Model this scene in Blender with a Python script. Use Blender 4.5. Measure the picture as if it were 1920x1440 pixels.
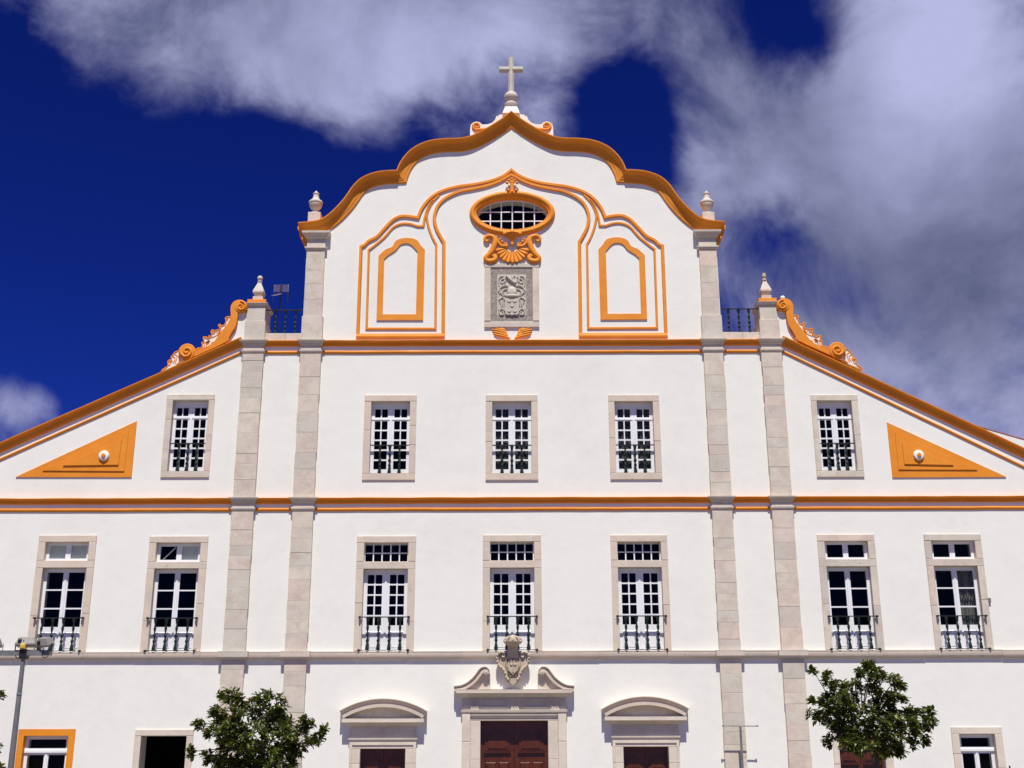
import bpy, bmesh, math, random
from mathutils import Vector, Matrix
from mathutils.geometry import tessellate_polygon

random.seed(7)
for o in list(bpy.data.objects):
    bpy.data.objects.remove(o)
S = bpy.context.scene
COL = S.collection

# ------------------------------------------------------------------ camera
PITCH, ROLL, DIST, EYE, FPX = 17.5, -0.15, 34.0, 1.6, 2290.0
_t, _r = math.radians(PITCH), math.radians(ROLL)
FWD = Vector((0, math.cos(_t), math.sin(_t)))
_u = Vector((0, -math.sin(_t), math.cos(_t)))
_x = Vector((1, 0, 0))
RT = _x * math.cos(_r) + _u * math.sin(_r)
UP = _u * math.cos(_r) - _x * math.sin(_r)
EYEP = Vector((0, -DIST, EYE))
cd = bpy.data.cameras.new('camera')
cam = bpy.data.objects.new('camera', cd)
COL.objects.link(cam)
cam.matrix_world = Matrix(((RT.x, UP.x, -FWD.x, EYEP.x), (RT.y, UP.y, -FWD.y, EYEP.y),
                           (RT.z, UP.z, -FWD.z, EYEP.z), (0, 0, 0, 1)))
cd.sensor_width = 36
cd.lens = FPX / 1920 * 36
cd.clip_end = 5000
S.camera = cam


def ray(px, py):
    return (FWD * FPX + RT * (px - 960) - UP * (py - 720)).normalized()


def F(px, py, y=0.0):
    """survey: photo measurement -> (X, Z) on the facade plane Y=y"""
    d = ray(px, py)
    p = EYEP + d * ((y + DIST) / d.y)
    return (p.x, p.z)


def FL(pts, y=0.0):
    return [F(a, b, y) for a, b in pts]


def mir(pts):
    return [(-x, z) for x, z in pts]


def Zc(py, y=0.0):
    return F(960, py, y)[1]


# ------------------------------------------------------------------ light
SUN_EL = 64.5
wd = bpy.data.worlds.new('World')
S.world = wd
wd.use_nodes = True
NT = wd.node_tree
NT.nodes.clear()


class NB:
    def __init__(s, nt):
        s.nt = nt

    def n(s, t, **kw):
        x = s.nt.nodes.new(t)
        for k, v in kw.items():
            setattr(x, k, v)
        return x

    def put(s, sock, v):
        if isinstance(v, bpy.types.NodeSocket):
            s.nt.links.new(v, sock)
        else:
            sock.default_value = v

    def math(s, op, a, b=0.0, c=0.0, clamp=False):
        m = s.n('ShaderNodeMath', operation=op, use_clamp=clamp)
        for i, v in enumerate((a, b, c)):
            if i < len(m.inputs):
                s.put(m.inputs[i], v)
        return m.outputs[0]

    def vmath(s, op, a, b, out=0):
        m = s.n('ShaderNodeVectorMath', operation=op)
        s.put(m.inputs[0], a)
        s.put(m.inputs[1], b)
        return m.outputs[out]

    def mix(s, fac, a, b, blend='MIX'):
        m = s.n('ShaderNodeMix', data_type='RGBA', blend_type=blend)
        s.put(m.inputs[0], fac)
        s.put(m.inputs[6], a)
        s.put(m.inputs[7], b)
        return m.outputs[2]

    def noise(s, vec, scale, detail=4, rough=0.5, dist=0.0):
        m = s.n('ShaderNodeTexNoise')
        s.put(m.inputs['Vector'], vec)
        s.put(m.inputs['Scale'], scale)
        s.put(m.inputs['Detail'], detail)
        s.put(m.inputs['Roughness'], rough)
        s.put(m.inputs['Distortion'], dist)
        return m.outputs

    def ramp(s, fac, stops):
        m = s.n('ShaderNodeValToRGB')
        s.put(m.inputs[0], fac)
        e = m.color_ramp.elements
        while len(e) < len(stops):
            e.new(0.5)
        for i, (p, c) in enumerate(stops):
            e[i].position = p
            e[i].color = (*c, 1) if len(c) == 3 else c
        return m.outputs[0]

    def maprange(s, v, a, b, c, d, smooth=True):
        m = s.n('ShaderNodeMapRange')
        m.interpolation_type = 'SMOOTHSTEP' if smooth else 'LINEAR'
        for i, q in enumerate((v, a, b, c, d)):
            s.put(m.inputs[i], q)
        return m.outputs[0]


W = NB(NT)
sky = W.n('ShaderNodeTexSky', sky_type='NISHITA')
sky.sun_disc = False
sky.sun_elevation = math.radians(SUN_EL)
sky.sun_rotation = math.radians(180)
sky.altitude = 30
sky.air_density = 1.0
sky.dust_density = 0.25
sky.ozone_density = 3.0
tc = W.n('ShaderNodeTexCoord').outputs['Generated']
# deep, polarised blue
gm = W.n('ShaderNodeGamma')
W.put(gm.inputs[0], sky.outputs[0])
gm.inputs[1].default_value = 1.7
blue = W.mix(1.0, gm.outputs[0], (0.0235, 0.041, 0.165, 1), 'MULTIPLY')
# clouds : fractal noise on the view direction, banks where the photograph has them
warp = W.noise(tc, 2.6, 3, 0.5)[1]
warp = W.vmath('SUBTRACT', warp, (0.5, 0.5, 0.5))
wv = W.n('ShaderNodeVectorMath', operation='SCALE')
W.put(wv.inputs[0], warp)
wv.inputs['Scale'].default_value = 0.22
cv = W.vmath('ADD', tc, wv.outputs[0])
n1 = W.noise(cv, 7.5, 12, 0.60)[0]
n2 = W.noise(cv, 2.2, 4, 0.5)[0]
dens = W.math('ADD', W.math('MULTIPLY', n1, 2.3), W.math('MULTIPLY', n2, 0.55))
dens = W.math('ADD', dens, -1.42)
BANKS = [  # photo px, py, radius px, weight
    (190, 10, 130, .26), (330, 40, 170, .32), (520, 60, 180, .32), (700, 60, 170, .32), (860, 40, 130, .30), (330, 150, 110, .18), (520, 150, 110, .16), (660, 190, 100, .24), (640, 250, 60, .12),
    (960, 20, 100, .28), (1090, 40, 90, .30), (1040, 100, 60, .12), (1045, 225, 55, .32), (1110, 250, 40, .12), (1290, 60, 70, .22), (1350, 130, 90, .26), (1390, 200, 70, .22), (1310, 190, 60, .10),
    (1700, 40, 130, .30), (1860, 60, 180, .36), (1640, 140, 100, .2), (1560, 230, 110, .26), (1760, 220, 180, .36), (1880, 330, 180, .30), (1500, 310, 110, .24),
    (1350, 310, 70, .26), (1330, 385, 70, .32), (1420, 360, 70, .22), (1640, 400, 150, .34), (1830, 500, 180, .34), (1570, 470, 80, .2), (1390, 540, 60, .22), (1380, 470, 40, .1), (1700, 600, 150, .34),
    (1860, 700, 160, .34), (1580, 680, 80, .26), (1500, 610, 50, .08), (10, 735, 70, .46), (70, 770, 55, .26), (-20, 790, 80, .24),
    (100, 330, 260, -.50), (330, 460, 230, -.52), (60, 560, 190, -.46), (560, 400, 160, -.44), (200, 640, 200, -.46), (20, 120, 110, -.34), (480, 330, 110, -.3),
    (810, 225, 90, -.26), (960, 120, 60, -.22), (1125, 175, 130, -.27), (1195, 255, 120, -.22), (1175, 190, 35, .10), (1105, 130, 30, .10), (1440, 10, 75, -.34), (1500, 70, 70, -.20), (1230, 130, 50, -.10), (1455, 465, 60, -.50),
    (1600, 575, 40, -.20), (1545, 540, 40, -.12), (480, 290, 90, -.2), (1240, 330, 40, -.14), (1560, 105, 60, -.36), (1480, 40, 60, -.12), (1255, 195, 80, -.14),
]
w2 = W.vmath('SUBTRACT', W.noise(tc, 5.0, 4, 0.5)[1], (0.5, 0.5, 0.5))
w2s = W.n('ShaderNodeVectorMath', operation='SCALE')
W.put(w2s.inputs[0], w2)
w2s.inputs['Scale'].default_value = 0.045
bd_ = W.vmath('NORMALIZE', W.vmath('ADD', tc, w2s.outputs[0]), (0, 0, 0))
acc = dens
for (bx, by, br, bw) in BANKS:
    c = ray(bx, by)
    k = 2.0 / (br / FPX * 1.15) ** 2 / 2
    dt = W.vmath('DOT_PRODUCT', bd_, (c.x, c.y, c.z), 1)
    g = W.math('EXPONENT', W.math('MULTIPLY_ADD', dt, k * 2, -k * 2))
    acc = W.math('MULTIPLY_ADD', g, bw, acc)
mask = W.math('MULTIPLY', W.maprange(acc, -0.18, 0.76, 0, 1), 0.96)
n3 = W.noise(cv, 3.4, 6, 0.52)[0]
lit = W.maprange(W.math('ADD', W.math('MULTIPLY', n3, 0.8), W.math('MULTIPLY', n1, 0.5)), 0.44, 0.92, 0, 1)
for (bx, by, br, bw) in [(1800, 80, 200, .50), (1680, 60, 90, .25), (1750, 250, 120, .15), (620, 60, 160, .08), (960, 20, 120, .12), (1870, 430, 140, -.10), (1780, 560, 120, -.06), (1610, 650, 100, .12), (1620, 350, 90, .12), (30, 745, 70, .15)]:
    c = ray(bx, by)
    k = 2.0 / (br / FPX * 1.15) ** 2
    dt = W.vmath('DOT_PRODUCT', tc, (c.x, c.y, c.z), 1)
    lit = W.math('MULTIPLY_ADD', W.math('EXPONENT', W.math('MULTIPLY_ADD', dt, k, -k)), bw, lit)
lit = W.math('ADD', lit, 0.0, clamp=True)
cloud = W.mix(lit, (1.02, 1.15, 2.05, 1), (4.2, 4.35, 6.7, 1))
skycol = W.mix(mask, blue, cloud)
bg = W.n('ShaderNodeBackground')
W.put(bg.inputs[0], skycol)
bg.inputs[1].default_value = 0.10
wo = W.n('ShaderNodeOutputWorld')
NT.links.new(bg.outputs[0], wo.inputs[0])

sd = bpy.data.lights.new('sun', 'SUN')
sd.energy = 4.9
sd.angle = math.radians(0.53)
sd.color = (1.0, 0.95, 0.85)
sun = bpy.data.objects.new('sun', sd)
sun.rotation_euler = (math.radians(90 - SUN_EL), 0, math.radians(0.6))
sun.location = (0, -30, 60)
COL.objects.link(sun)

S.view_settings.view_transform = 'Standard'
S.view_settings.look = 'None'
S.view_settings.exposure = 0.24
S.view_settings.gamma = 1.0
S.view_settings.use_curve_mapping = False
S.render.engine = 'CYCLES'

# ------------------------------------------------------------------ materials
MATS = {}


def newmat(name):
    m = bpy.data.materials.new(name)
    m.use_nodes = True
    nt = m.node_tree
    nt.nodes.clear()
    b = NB(nt)
    out = b.n('ShaderNodeOutputMaterial')
    p = b.n('ShaderNodeBsdfPrincipled')
    nt.links.new(p.outputs[0], out.inputs[0])
    MATS[name] = m
    return b, p, out


def pos(b):
    return b.n('ShaderNodeNewGeometry').outputs['Position']


def bump(b, p, h, strength, dist):
    m = b.n('ShaderNodeBump')
    m.inputs['Strength'].default_value = strength
    m.inputs['Distance'].default_value = dist
    b.put(m.inputs['Height'], h)
    b.put(p.inputs['Normal'], m.outputs[0])


def mat_plaster():
    b, p, o = newmat('white_plaster')
    v = pos(b)
    a = b.noise(v, 0.35, 5, 0.6)[0]
    c = b.noise(v, 3.0, 6, 0.65)[0]
    f = b.math('ADD', b.math('MULTIPLY', a, 0.6), b.math('MULTIPLY', c, 0.4))
    col = b.ramp(f, [(0.30, (0.75, 0.75, 0.70)), (0.52, (0.812, 0.818, 0.765)), (0.75, (0.84, 0.845, 0.795))])
    # faint rain streaks, long in Z
    mp = b.n('ShaderNodeMapping')
    b.put(mp.inputs[0], v)
    mp.inputs['Scale'].default_value = (2.2, 2.2, 0.12)
    st = b.noise(mp.outputs[0], 1.6, 5, 0.7)[0]
    k = b.maprange(st, 0.60, 0.82, 0, 0.10)
    col = b.mix(k, col, (0.60, 0.57, 0.53, 1))
    b.put(p.inputs['Base Color'], col)
    p.inputs['Roughness'].default_value = 0.85
    p.inputs['Specular IOR Level'].default_value = 0.25
    h = b.math('ADD', b.noise(v, 1.3, 4, 0.6)[0], b.math('MULTIPLY', b.noise(v, 40, 3, 0.6)[0], 0.05))
    bump(b, p, h, 0.5, 0.02)


def mat_ochre():
    b, p, o = newmat('ochre_paint')
    v = pos(b)
    f = b.noise(v, 1.2, 6, 0.65)[0]
    col = b.ramp(f, [(0.3, (0.69, 0.225, 0.012)), (0.52, (0.76, 0.262, 0.015)), (0.75, (0.79, 0.305, 0.03))])
    d = b.noise(v, 9, 5, 0.7)[0]
    col = b.mix(b.maprange(d, 0.62, 0.80, 0, 0.22), col, (0.50, 0.15, 0.02, 1))
    b.put(p.inputs['Base Color'], col)
    p.inputs['Roughness'].default_value = 0.62
    p.inputs['Specular IOR Level'].default_value = 0.35
    bump(b, p, b.math('ADD', b.noise(v, 4, 4, 0.6)[0], b.math('MULTIPLY', b.noise(v, 45, 3, .6)[0], .1)), 0.5, 0.015)


def mat_stone(name, tones, vein, island=True, rough=0.8):
    b, p, o = newmat(name)
    v = pos(b)
    oi = b.n('ShaderNodeObjectInfo').outputs['Random']
    col = b.ramp(oi, tones)
    cmb = b.n('ShaderNodeCombineXYZ')
    for q in range(3):
        b.put(cmb.inputs[q], b.math('MULTIPLY', oi, (37.0, 91.0, 53.0)[q]))
    v = b.vmath('ADD', v, cmb.outputs[0])
    nz = b.noise(v, 2.6, 8, 0.66, 0.6)[0]
    col = b.mix(b.maprange(nz, 0.38, 0.72, 0, 0.62), col, (*vein, 1))
    gy = b.noise(v, 1.1, 5, 0.6)[0]
    col = b.mix(b.maprange(gy, 0.46, 0.66, 0, 0.55), col, (0.53, 0.475, 0.41, 1))
    n2 = b.noise(v, 16, 6, 0.7)[0]
    col = b.mix(b.maprange(n2, 0.58, 0.78, 0, 0.35), col, (0.30, 0.25, 0.20, 1))
    # thin pale lime veins and chips
    vz = b.n('ShaderNodeTexVoronoi', feature='DISTANCE_TO_EDGE')
    b.put(vz.inputs['Vector'], b.vmath('ADD', v, b.n('ShaderNodeVectorMath').outputs[0]))
    wv_ = b.noise(v, 1.7, 5, 0.6)[1]
    b.put(vz.inputs['Vector'], b.vmath('ADD', v, wv_))
    vz.inputs['Scale'].default_value = 1.1
    col = b.mix(b.maprange(vz.outputs[0], 0.0, 0.018, 0.30, 0), col, (0.72, 0.64, 0.54, 1))
    ch = b.noise(v, 4.2, 4, 0.55)[0]
    col = b.mix(b.maprange(ch, 0.69, 0.73, 0, 0.6), col, (0.76, 0.72, 0.66, 1))
    pt_ = b.noise(v, 9.0, 2, 0.5)[0]
    col = b.mix(b.maprange(pt_, 0.74, 0.77, 0, 0.7), col, (0.16, 0.13, 0.10, 1))
    b.put(p.inputs['Base Color'], col)
    p.inputs['Roughness'].default_value = rough
    p.inputs['Specular IOR Level'].default_value = 0.3
    bump(b, p, b.math('ADD', b.noise(v, 7, 6, 0.7)[0], b.math('MULTIPLY', b.noise(v, 50, 4, .7)[0], .25)), 0.6, 0.012)


def mat_simple(name, col, rough=0.6, metal=0.0, spec=0.4, var=0.15, scale=3.0, bmp=0.0):
    b, p, o = newmat(name)
    v = pos(b)
    f = b.noise(v, scale, 6, 0.65)[0]
    lo = tuple(c * (1 - var) for c in col)
    hi = tuple(min(1, c * (1 + var)) for c in col)
    b.put(p.inputs['Base Color'], b.ramp(f, [(0.3, lo), (0.7, hi)]))
    b.put(p.inputs['Roughness'], b.maprange(f, 0.3, 0.7, rough * 0.9, min(1, rough * 1.12), False))
    p.inputs['Metallic'].default_value = metal
    p.inputs['Specular IOR Level'].default_value = spec
    if bmp:
        bump(b, p, b.noise(v, scale * 6, 5, 0.65)[0], 0.5, bmp)


def mat_glass():
    b, p, o = newmat('window_glass')
    nt = b.nt
    nt.nodes.remove(p)
    fr = b.n('ShaderNodeFresnel')
    fr.inputs[0].default_value = 1.5
    gl = b.n('ShaderNodeBsdfGlossy')
    gl.inputs['Roughness'].default_value = 0.02
    gl.inputs['Color'].default_value = (0.9, 0.93, 0.95, 1)
    tr = b.n('ShaderNodeBsdfTransparent')
    tr.inputs[0].default_value = (0.90, 0.92, 0.91, 1)
    wv_ = b.noise(pos(b), 1.4, 2, 0.5)[0]
    bm = b.n('ShaderNodeBump')
    bm.inputs['Strength'].default_value = 0.25
    bm.inputs['Distance'].default_value = 0.01
    b.put(bm.inputs['Height'], wv_)
    b.put(gl.inputs['Normal'], bm.outputs[0])
    mx = b.n('ShaderNodeMixShader')
    b.put(mx.inputs[0], b.math('MULTIPLY', fr.outputs[0], 0.14))
    nt.links.new(tr.outputs[0], mx.inputs[1])
    nt.links.new(gl.outputs[0], mx.inputs[2])
    nt.links.new(mx.outputs[0], o.inputs[0])


def mat_leaf():
    b, p, o = newmat('leaf')
    rnd = b.n('ShaderNodeNewGeometry').outputs['Random Per Island']
    col = b.ramp(rnd, [(0.0, (0.028, 0.050, 0.010)), (0.40, (0.075, 0.102, 0.016)), (0.78, (0.14, 0.165, 0.025)),
                       (0.97, (0.19, 0.20, 0.034)), (0.992, (0.28, 0.11, 0.03))])
    b.put(p.inputs['Base Color'], col)
    p.inputs['Roughness'].default_value = 0.42
    p.inputs['Specular IOR Level'].default_value = 0.45
    tl = b.n('ShaderNodeBsdfTranslucent')
    b.put(tl.inputs[0], b.mix(0.5, col, (0.10, 0.16, 0.015, 1)))
    mx = b.n('ShaderNodeMixShader')
    mx.inputs[0].default_value = 0.30
    b.nt.links.new(p.outputs[0], mx.inputs[1])
    b.nt.links.new(tl.outputs[0], mx.inputs[2])
    b.nt.links.new(mx.outputs[0], o.inputs[0])


def mat_ground():
    b, p, o = newmat('limestone_setts')
    v = pos(b)
    vz = b.n('ShaderNodeTexVoronoi', feature='F1')
    b.put(vz.inputs['Vector'], v)
    vz.inputs['Scale'].default_value = 9
    ve = b.n('ShaderNodeTexVoronoi', feature='DISTANCE_TO_EDGE')
    b.put(ve.inputs['Vector'], v)
    ve.inputs['Scale'].default_value = 9
    sp = b.n('ShaderNodeSeparateColor')
    b.put(sp.inputs[0], vz.outputs['Color'])
    col = b.ramp(sp.outputs[0], [(0, (0.15, 0.125, 0.095)), (1, (0.21, 0.178, 0.138))])
    col = b.mix(b.maprange(ve.outputs[0], 0.0, 0.06, 1, 0), col, (0.09, 0.08, 0.065, 1))
    col = b.mix(b.maprange(b.noise(v, 0.3, 4, 0.6)[0], 0.4, 0.7, 0, 0.25), col, (0.14, 0.12, 0.10, 1))
    b.put(p.inputs['Base Color'], col)
    p.inputs['Roughness'].default_value = 0.75
    bump(b, p, ve.outputs[0], 0.4, 0.02)


def mat_tiles():
    b, p, o = newmat('clay_tiles')
    v = pos(b)
    f = b.noise(v, 3, 6, 0.65)[0]
    b.put(p.inputs['Base Color'], b.ramp(f, [(0.3, (0.30, 0.09, 0.045)), (0.7, (0.46, 0.17, 0.09))]))
    p.inputs['Roughness'].default_value = 0.85
    wv_ = b.n('ShaderNodeTexWave')
    b.put(wv_.inputs['Vector'], v)
    wv_.inputs['Scale'].default_value = 1.6
    bump(b, p, wv_.outputs[1], 0.8, 0.05)


mat_plaster()
mat_ochre()
ST = [(0.0, (0.64, 0.575, 0.48)), (0.3, (0.70, 0.64, 0.535)), (0.55, (0.54, 0.515, 0.455)), (0.8, (0.70, 0.585, 0.495)), (1.0, (0.60, 0.575, 0.51))]
mat_stone('limestone', ST, (0.47, 0.385, 0.31))
mat_stone('pink_limestone', [(0.0, (0.66, 0.555, 0.455)), (0.5, (0.67, 0.585, 0.485)), (1.0, (0.63, 0.555, 0.46))], (0.58, 0.47, 0.385))
mat_stone('pale_stone', [(0.0, (0.67, 0.595, 0.505)), (1.0, (0.72, 0.645, 0.55))], (0.58, 0.50, 0.41))
mat_stone('relief_stone', [(0.0, (0.55, 0.50, 0.43)), (1.0, (0.55, 0.50, 0.43))], (0.44, 0.39, 0.33))
mat_stone('carved_stone', [(0.0, (0.50, 0.42, 0.32)), (1.0, (0.50, 0.42, 0.32))], (0.36, 0.29, 0.21))
b, p, o = newmat('speckled_marble')
_v = pos(b)
_f = b.noise(_v, 14, 8, 0.75, 0.8)[0]
b.put(p.inputs['Base Color'], b.ramp(_f, [(0.34, (0.12, 0.095, 0.085)), (0.48, (0.27, 0.225, 0.20)), (0.60, (0.36, 0.30, 0.265)), (0.68, (0.66, 0.60, 0.54))]))
p.inputs['Roughness'].default_value = 0.7
mat_simple('mortar', (0.56, 0.50, 0.43), 0.9, var=0.2, scale=8, bmp=0.01)
mat_simple('white_paint', (0.80, 0.81, 0.83), 0.45, var=0.04, scale=2)
mat_simple('green_iron', (0.008, 0.022, 0.017), 0.45, var=0.3, scale=12)
mat_simple('black_iron', (0.015, 0.015, 0.016), 0.5, var=0.3, scale=12)
mat_simple('red_door', (0.085, 0.019, 0.006), 0.30, var=0.35, scale=5, spec=0.5)
mat_simple('galvanised', (0.20, 0.20, 0.205), 0.5, metal=0.35, var=0.2, scale=8)
mat_simple('floodlight_grey', (0.27, 0.26, 0.24), 0.5, metal=0.2, var=0.12, scale=10)
mat_simple('yellow_plastic', (0.66, 0.44, 0.09), 0.45, var=0.1, scale=10)
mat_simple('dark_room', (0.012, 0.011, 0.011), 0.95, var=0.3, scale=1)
mat_simple('curtain', (0.22, 0.21, 0.20), 0.9, var=0.1, scale=4)
mat_simple('dark_curtain', (0.10, 0.095, 0.095), 0.9, var=0.2, scale=2)
mat_simple('blind', (0.74, 0.78, 0.70), 0.85, var=0.05, scale=4)
mat_simple('aluminium', (0.55, 0.55, 0.56), 0.35, metal=0.8, var=0.1, scale=10)
mat_simple('bark', (0.085, 0.07, 0.05), 0.9, var=0.35, scale=10, bmp=0.02)
mat_simple('opal_plastic', (0.82, 0.82, 0.84), 0.3, var=0.03)
mat_glass()
mat_leaf()
mat_ground()
mat_tiles()


# ------------------------------------------------------------------ mesh helpers
def link(o, parent=None):
    COL.objects.link(o)
    if parent is not None:
        o.parent = parent
    return o


def empty(name, loc=(0, 0, 0), parent=None, label=None, cat=None, group=None):
    o = bpy.data.objects.new(name, None)
    o.location = loc
    o.empty_display_size = 0.3
    link(o, parent)
    if label:
        o['label'] = label
    if cat:
        o['category'] = cat
    if group:
        o['group'] = group
    return o


class MB:
    def __init__(s):
        s.v, s.f = [], []

    def add(s, vs, fs):
        n = len(s.v)
        s.v += [tuple(q) for q in vs]
        s.f += [tuple(i + n for i in f) for f in fs]
        return s

    def box(s, x0, x1, y0, y1, z0, z1):
        v = [(x, y, z) for z in (z0, z1) for y in (y0, y1) for x in (x0, x1)]
        return s.add(v, [(0, 1, 3, 2), (4, 6, 7, 5), (0, 4, 5, 1), (2, 3, 7, 6), (0, 2, 6, 4), (1, 5, 7, 3)])

    def cbox(s, x0, x1, y0, y1, z0, z1, c=0.01):
        """box whose front (y0) edges are chamfered"""
        v = [(x0 + c, y0, z0 + c), (x1 - c, y0, z0 + c), (x1 - c, y0, z1 - c), (x0 + c, y0, z1 - c),
             (x0, y0 + c, z0), (x1, y0 + c, z0), (x1, y0 + c, z1), (x0, y0 + c, z1),
             (x0, y1, z0), (x1, y1, z0), (x1, y1, z1), (x0, y1, z1)]
        f = [(0, 1, 2, 3)] + [(4 + i, 4 + (i + 1) % 4, (i + 1) % 4, i) for i in range(4)] + \
            [(8 + i, 8 + (i + 1) % 4, 4 + (i + 1) % 4, 4 + i) for i in range(4)] + [(11, 10, 9, 8)]
        return s.add(v, f)

    def prism(s, poly, y0, y1, holes=()):
        loops = [list(poly)] + [list(h) for h in holes]
        flat = [q for l in loops for q in l]
        tri = tessellate_polygon([[Vector((a, b, 0)) for a, b in l] for l in loops])
        n = len(flat)
        vs = [(a, y0, b) for a, b in flat] + [(a, y1, b) for a, b in flat]
        fs = [tuple(t) for t in tri] + [tuple(i + n for i in reversed(t)) for t in tri]
        k = 0
        for l in loops:
            m = len(l)
            for i in range(m):
                a, b = k + i, k + (i + 1) % m
                fs.append((a, b, b + n, a + n))
            k += m
        return s.add(vs, fs)

    def rings(s, rs, closed_ends=True):
        """loft rectangular rings (x0,x1,y0,y1,z)"""
        vs, fs = [], []
        for (x0, x1, y0, y1, z) in rs:
            vs += [(x0, y0, z), (x1, y0, z), (x1, y1, z), (x0, y1, z)]
        for i in range(len(rs) - 1):
            for j in range(4):
                a, b = i * 4 + j, i * 4 + (j + 1) % 4
                fs.append((a, b, b + 4, a + 4))
        fs += [(3, 2, 1, 0), tuple(len(vs) - 4 + j for j in range(4))]
        return s.add(vs, fs)

    def tube(s, pts, r, seg=8, closed=False, flat=1.0):
        """round tube along 3D points; r scalar or list; flat scales it along Y"""
        P = [Vector(p) for p in pts]
        n = len(P)
        rr = r if isinstance(r, (list, tuple)) else [r] * n
        base = len(s.v)
        prev = None
        for i in range(n):
            a = P[(i - 1) % n] if (closed or i > 0) else P[i]
            b = P[(i + 1) % n] if (closed or i < n - 1) else P[i]
            t = (b - a)
            t = t.normalized() if t.length > 1e-9 else Vector((0, 0, 1))
            ref = Vector((0, 1, 0)) if abs(t.y) < 0.95 else Vector((1, 0, 0))
            if prev is not None:
                u = prev - t * prev.dot(t)
                u = u.normalized() if u.length > 1e-6 else t.cross(ref).normalized()
            else:
                u = t.cross(ref).normalized()
            prev = u
            w = t.cross(u).normalized()
            for k in range(seg):
                an = 2 * math.pi * k / seg
                q = (u * math.cos(an) + w * math.sin(an)) * rr[i]
                q.y *= flat
                s.v.append(tuple(P[i] + q))
        m = n if closed else n - 1
        for i in range(m):
            for k in range(seg):
                a = base + i * seg + k
                b = base + i * seg + (k + 1) % seg
                c = base + ((i + 1) % n) * seg + (k + 1) % seg
                d = base + ((i + 1) % n) * seg + k
                s.f.append((a, b, c, d))
        if not closed:
            s.f.append(tuple(base + k for k in reversed(range(seg))))
            s.f.append(tuple(base + (n - 1) * seg + k for k in range(seg)))
        return s

    def lathe(s, prof, c=(0, 0, 0), seg=16, sy=1.0, rot=0.0):
        base = len(s.v)
        for r, z in prof:
            for k in range(seg):
                an = 2 * math.pi * k / seg + rot
                s.v.append((c[0] + r * math.cos(an), c[1] + r * math.sin(an) * sy, c[2] + z))
        n = len(prof)
        for i in range(n - 1):
            for k in range(seg):
                a, b = base + i * seg + k, base + i * seg + (k + 1) % seg
                s.f.append((a, b, b + seg, a + seg))
        s.f.append(tuple(base + k for k in reversed(range(seg))))
        s.f.append(tuple(base + (n - 1) * seg + k for k in range(seg)))
        return s

    def sweep(s, path, prof, closed=False, ybase=0.0, lim=2.2, corners=()):
        """profile of (offset along the path's left normal, depth towards the viewer) along an XZ path"""
        P = [Vector((a, b)) for a, b in path]
        n, m = len(P), len(prof)
        base = len(s.v)
        cinfo = []
        for c in corners:
            a, b = (P[c] - P[c - 1]).normalized(), (P[c + 1] - P[c]).normalized()
            na, nb = Vector((-a.y, a.x)), Vector((-b.y, b.x))
            mm = (na + nb).normalized()
            cinfo.append((c, mm, min(lim, 1 / max(.2, mm.dot(na)))))
        for i in range(n):
            d0 = (P[i] - P[i - 1]).normalized() if (closed or i > 0) else None
            d1 = (P[(i + 1) % n] - P[i]).normalized() if (closed or i < n - 1) else None
            d0 = d0 or d1
            d1 = d1 or d0
            n0, n1 = Vector((-d0.y, d0.x)), Vector((-d1.y, d1.x))
            mm = (n0 + n1)
            mm = mm.normalized() if mm.length > 1e-6 else n0
            sc = min(lim, 1 / max(0.2, mm.dot(n0)))
            for (o, d) in prof:
                q = P[i] + mm * (o * sc)
                for (c, cm, cs) in cinfo:
                    if i != c and abs(i - c) < 12:
                        side = cm.x * (P[i] - P[c]).y - cm.y * (P[i] - P[c]).x
                        now = cm.x * (q - P[c]).y - cm.y * (q - P[c]).x
                        if side * now <= 0:
                            q = P[c] + cm * (o * cs)
                s.v.append((q.x, ybase - d, q.y))
        for i in range(n if closed else n - 1):
            for k in range(m):
                a = base + i * m + k
                b = base + i * m + (k + 1) % m
                c = base + ((i + 1) % n) * m + (k + 1) % m
                d = base + ((i + 1) % n) * m + k
                s.f.append((a, b, c, d))
        if not closed:
            s.f.append(tuple(base + k for k in reversed(range(m))))
            s.f.append(tuple(base + (n - 1) * m + k for k in range(m)))
        return s

    def ball(s, c, r, seg=12, sy=1.0, sz=1.0):
        n = max(5, seg // 2 + 1)
        prof = [(max(1e-4, math.sin(math.pi * i / (n - 1))) * r, -math.cos(math.pi * i / (n - 1)) * r * sz) for i in range(n)]
        return s.lathe(prof, c, seg, sy)

    def mesh(s, name, mat, smooth=None):
        me = bpy.data.meshes.new(name)
        me.from_pydata(s.v, [], s.f)
        bm = bmesh.new()
        bm.from_mesh(me)
        bmesh.ops.recalc_face_normals(bm, faces=bm.faces)
        bm.to_mesh(me)
        bm.free()
        me.materials.append(MATS[mat])
        if smooth:
            me.shade_smooth()
            me.set_sharp_from_angle(angle=math.radians(smooth))
        return me

    def build(s, name, mat, parent=None, smooth=None, label=None, cat=None, kind=None):
        o = bpy.data.objects.new(name, s.mesh(name, mat, smooth))
        link(o, parent)
        if label:
            o['label'] = label
        if cat:
            o['category'] = cat
        if kind:
            o['kind'] = kind
        return o


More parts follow.
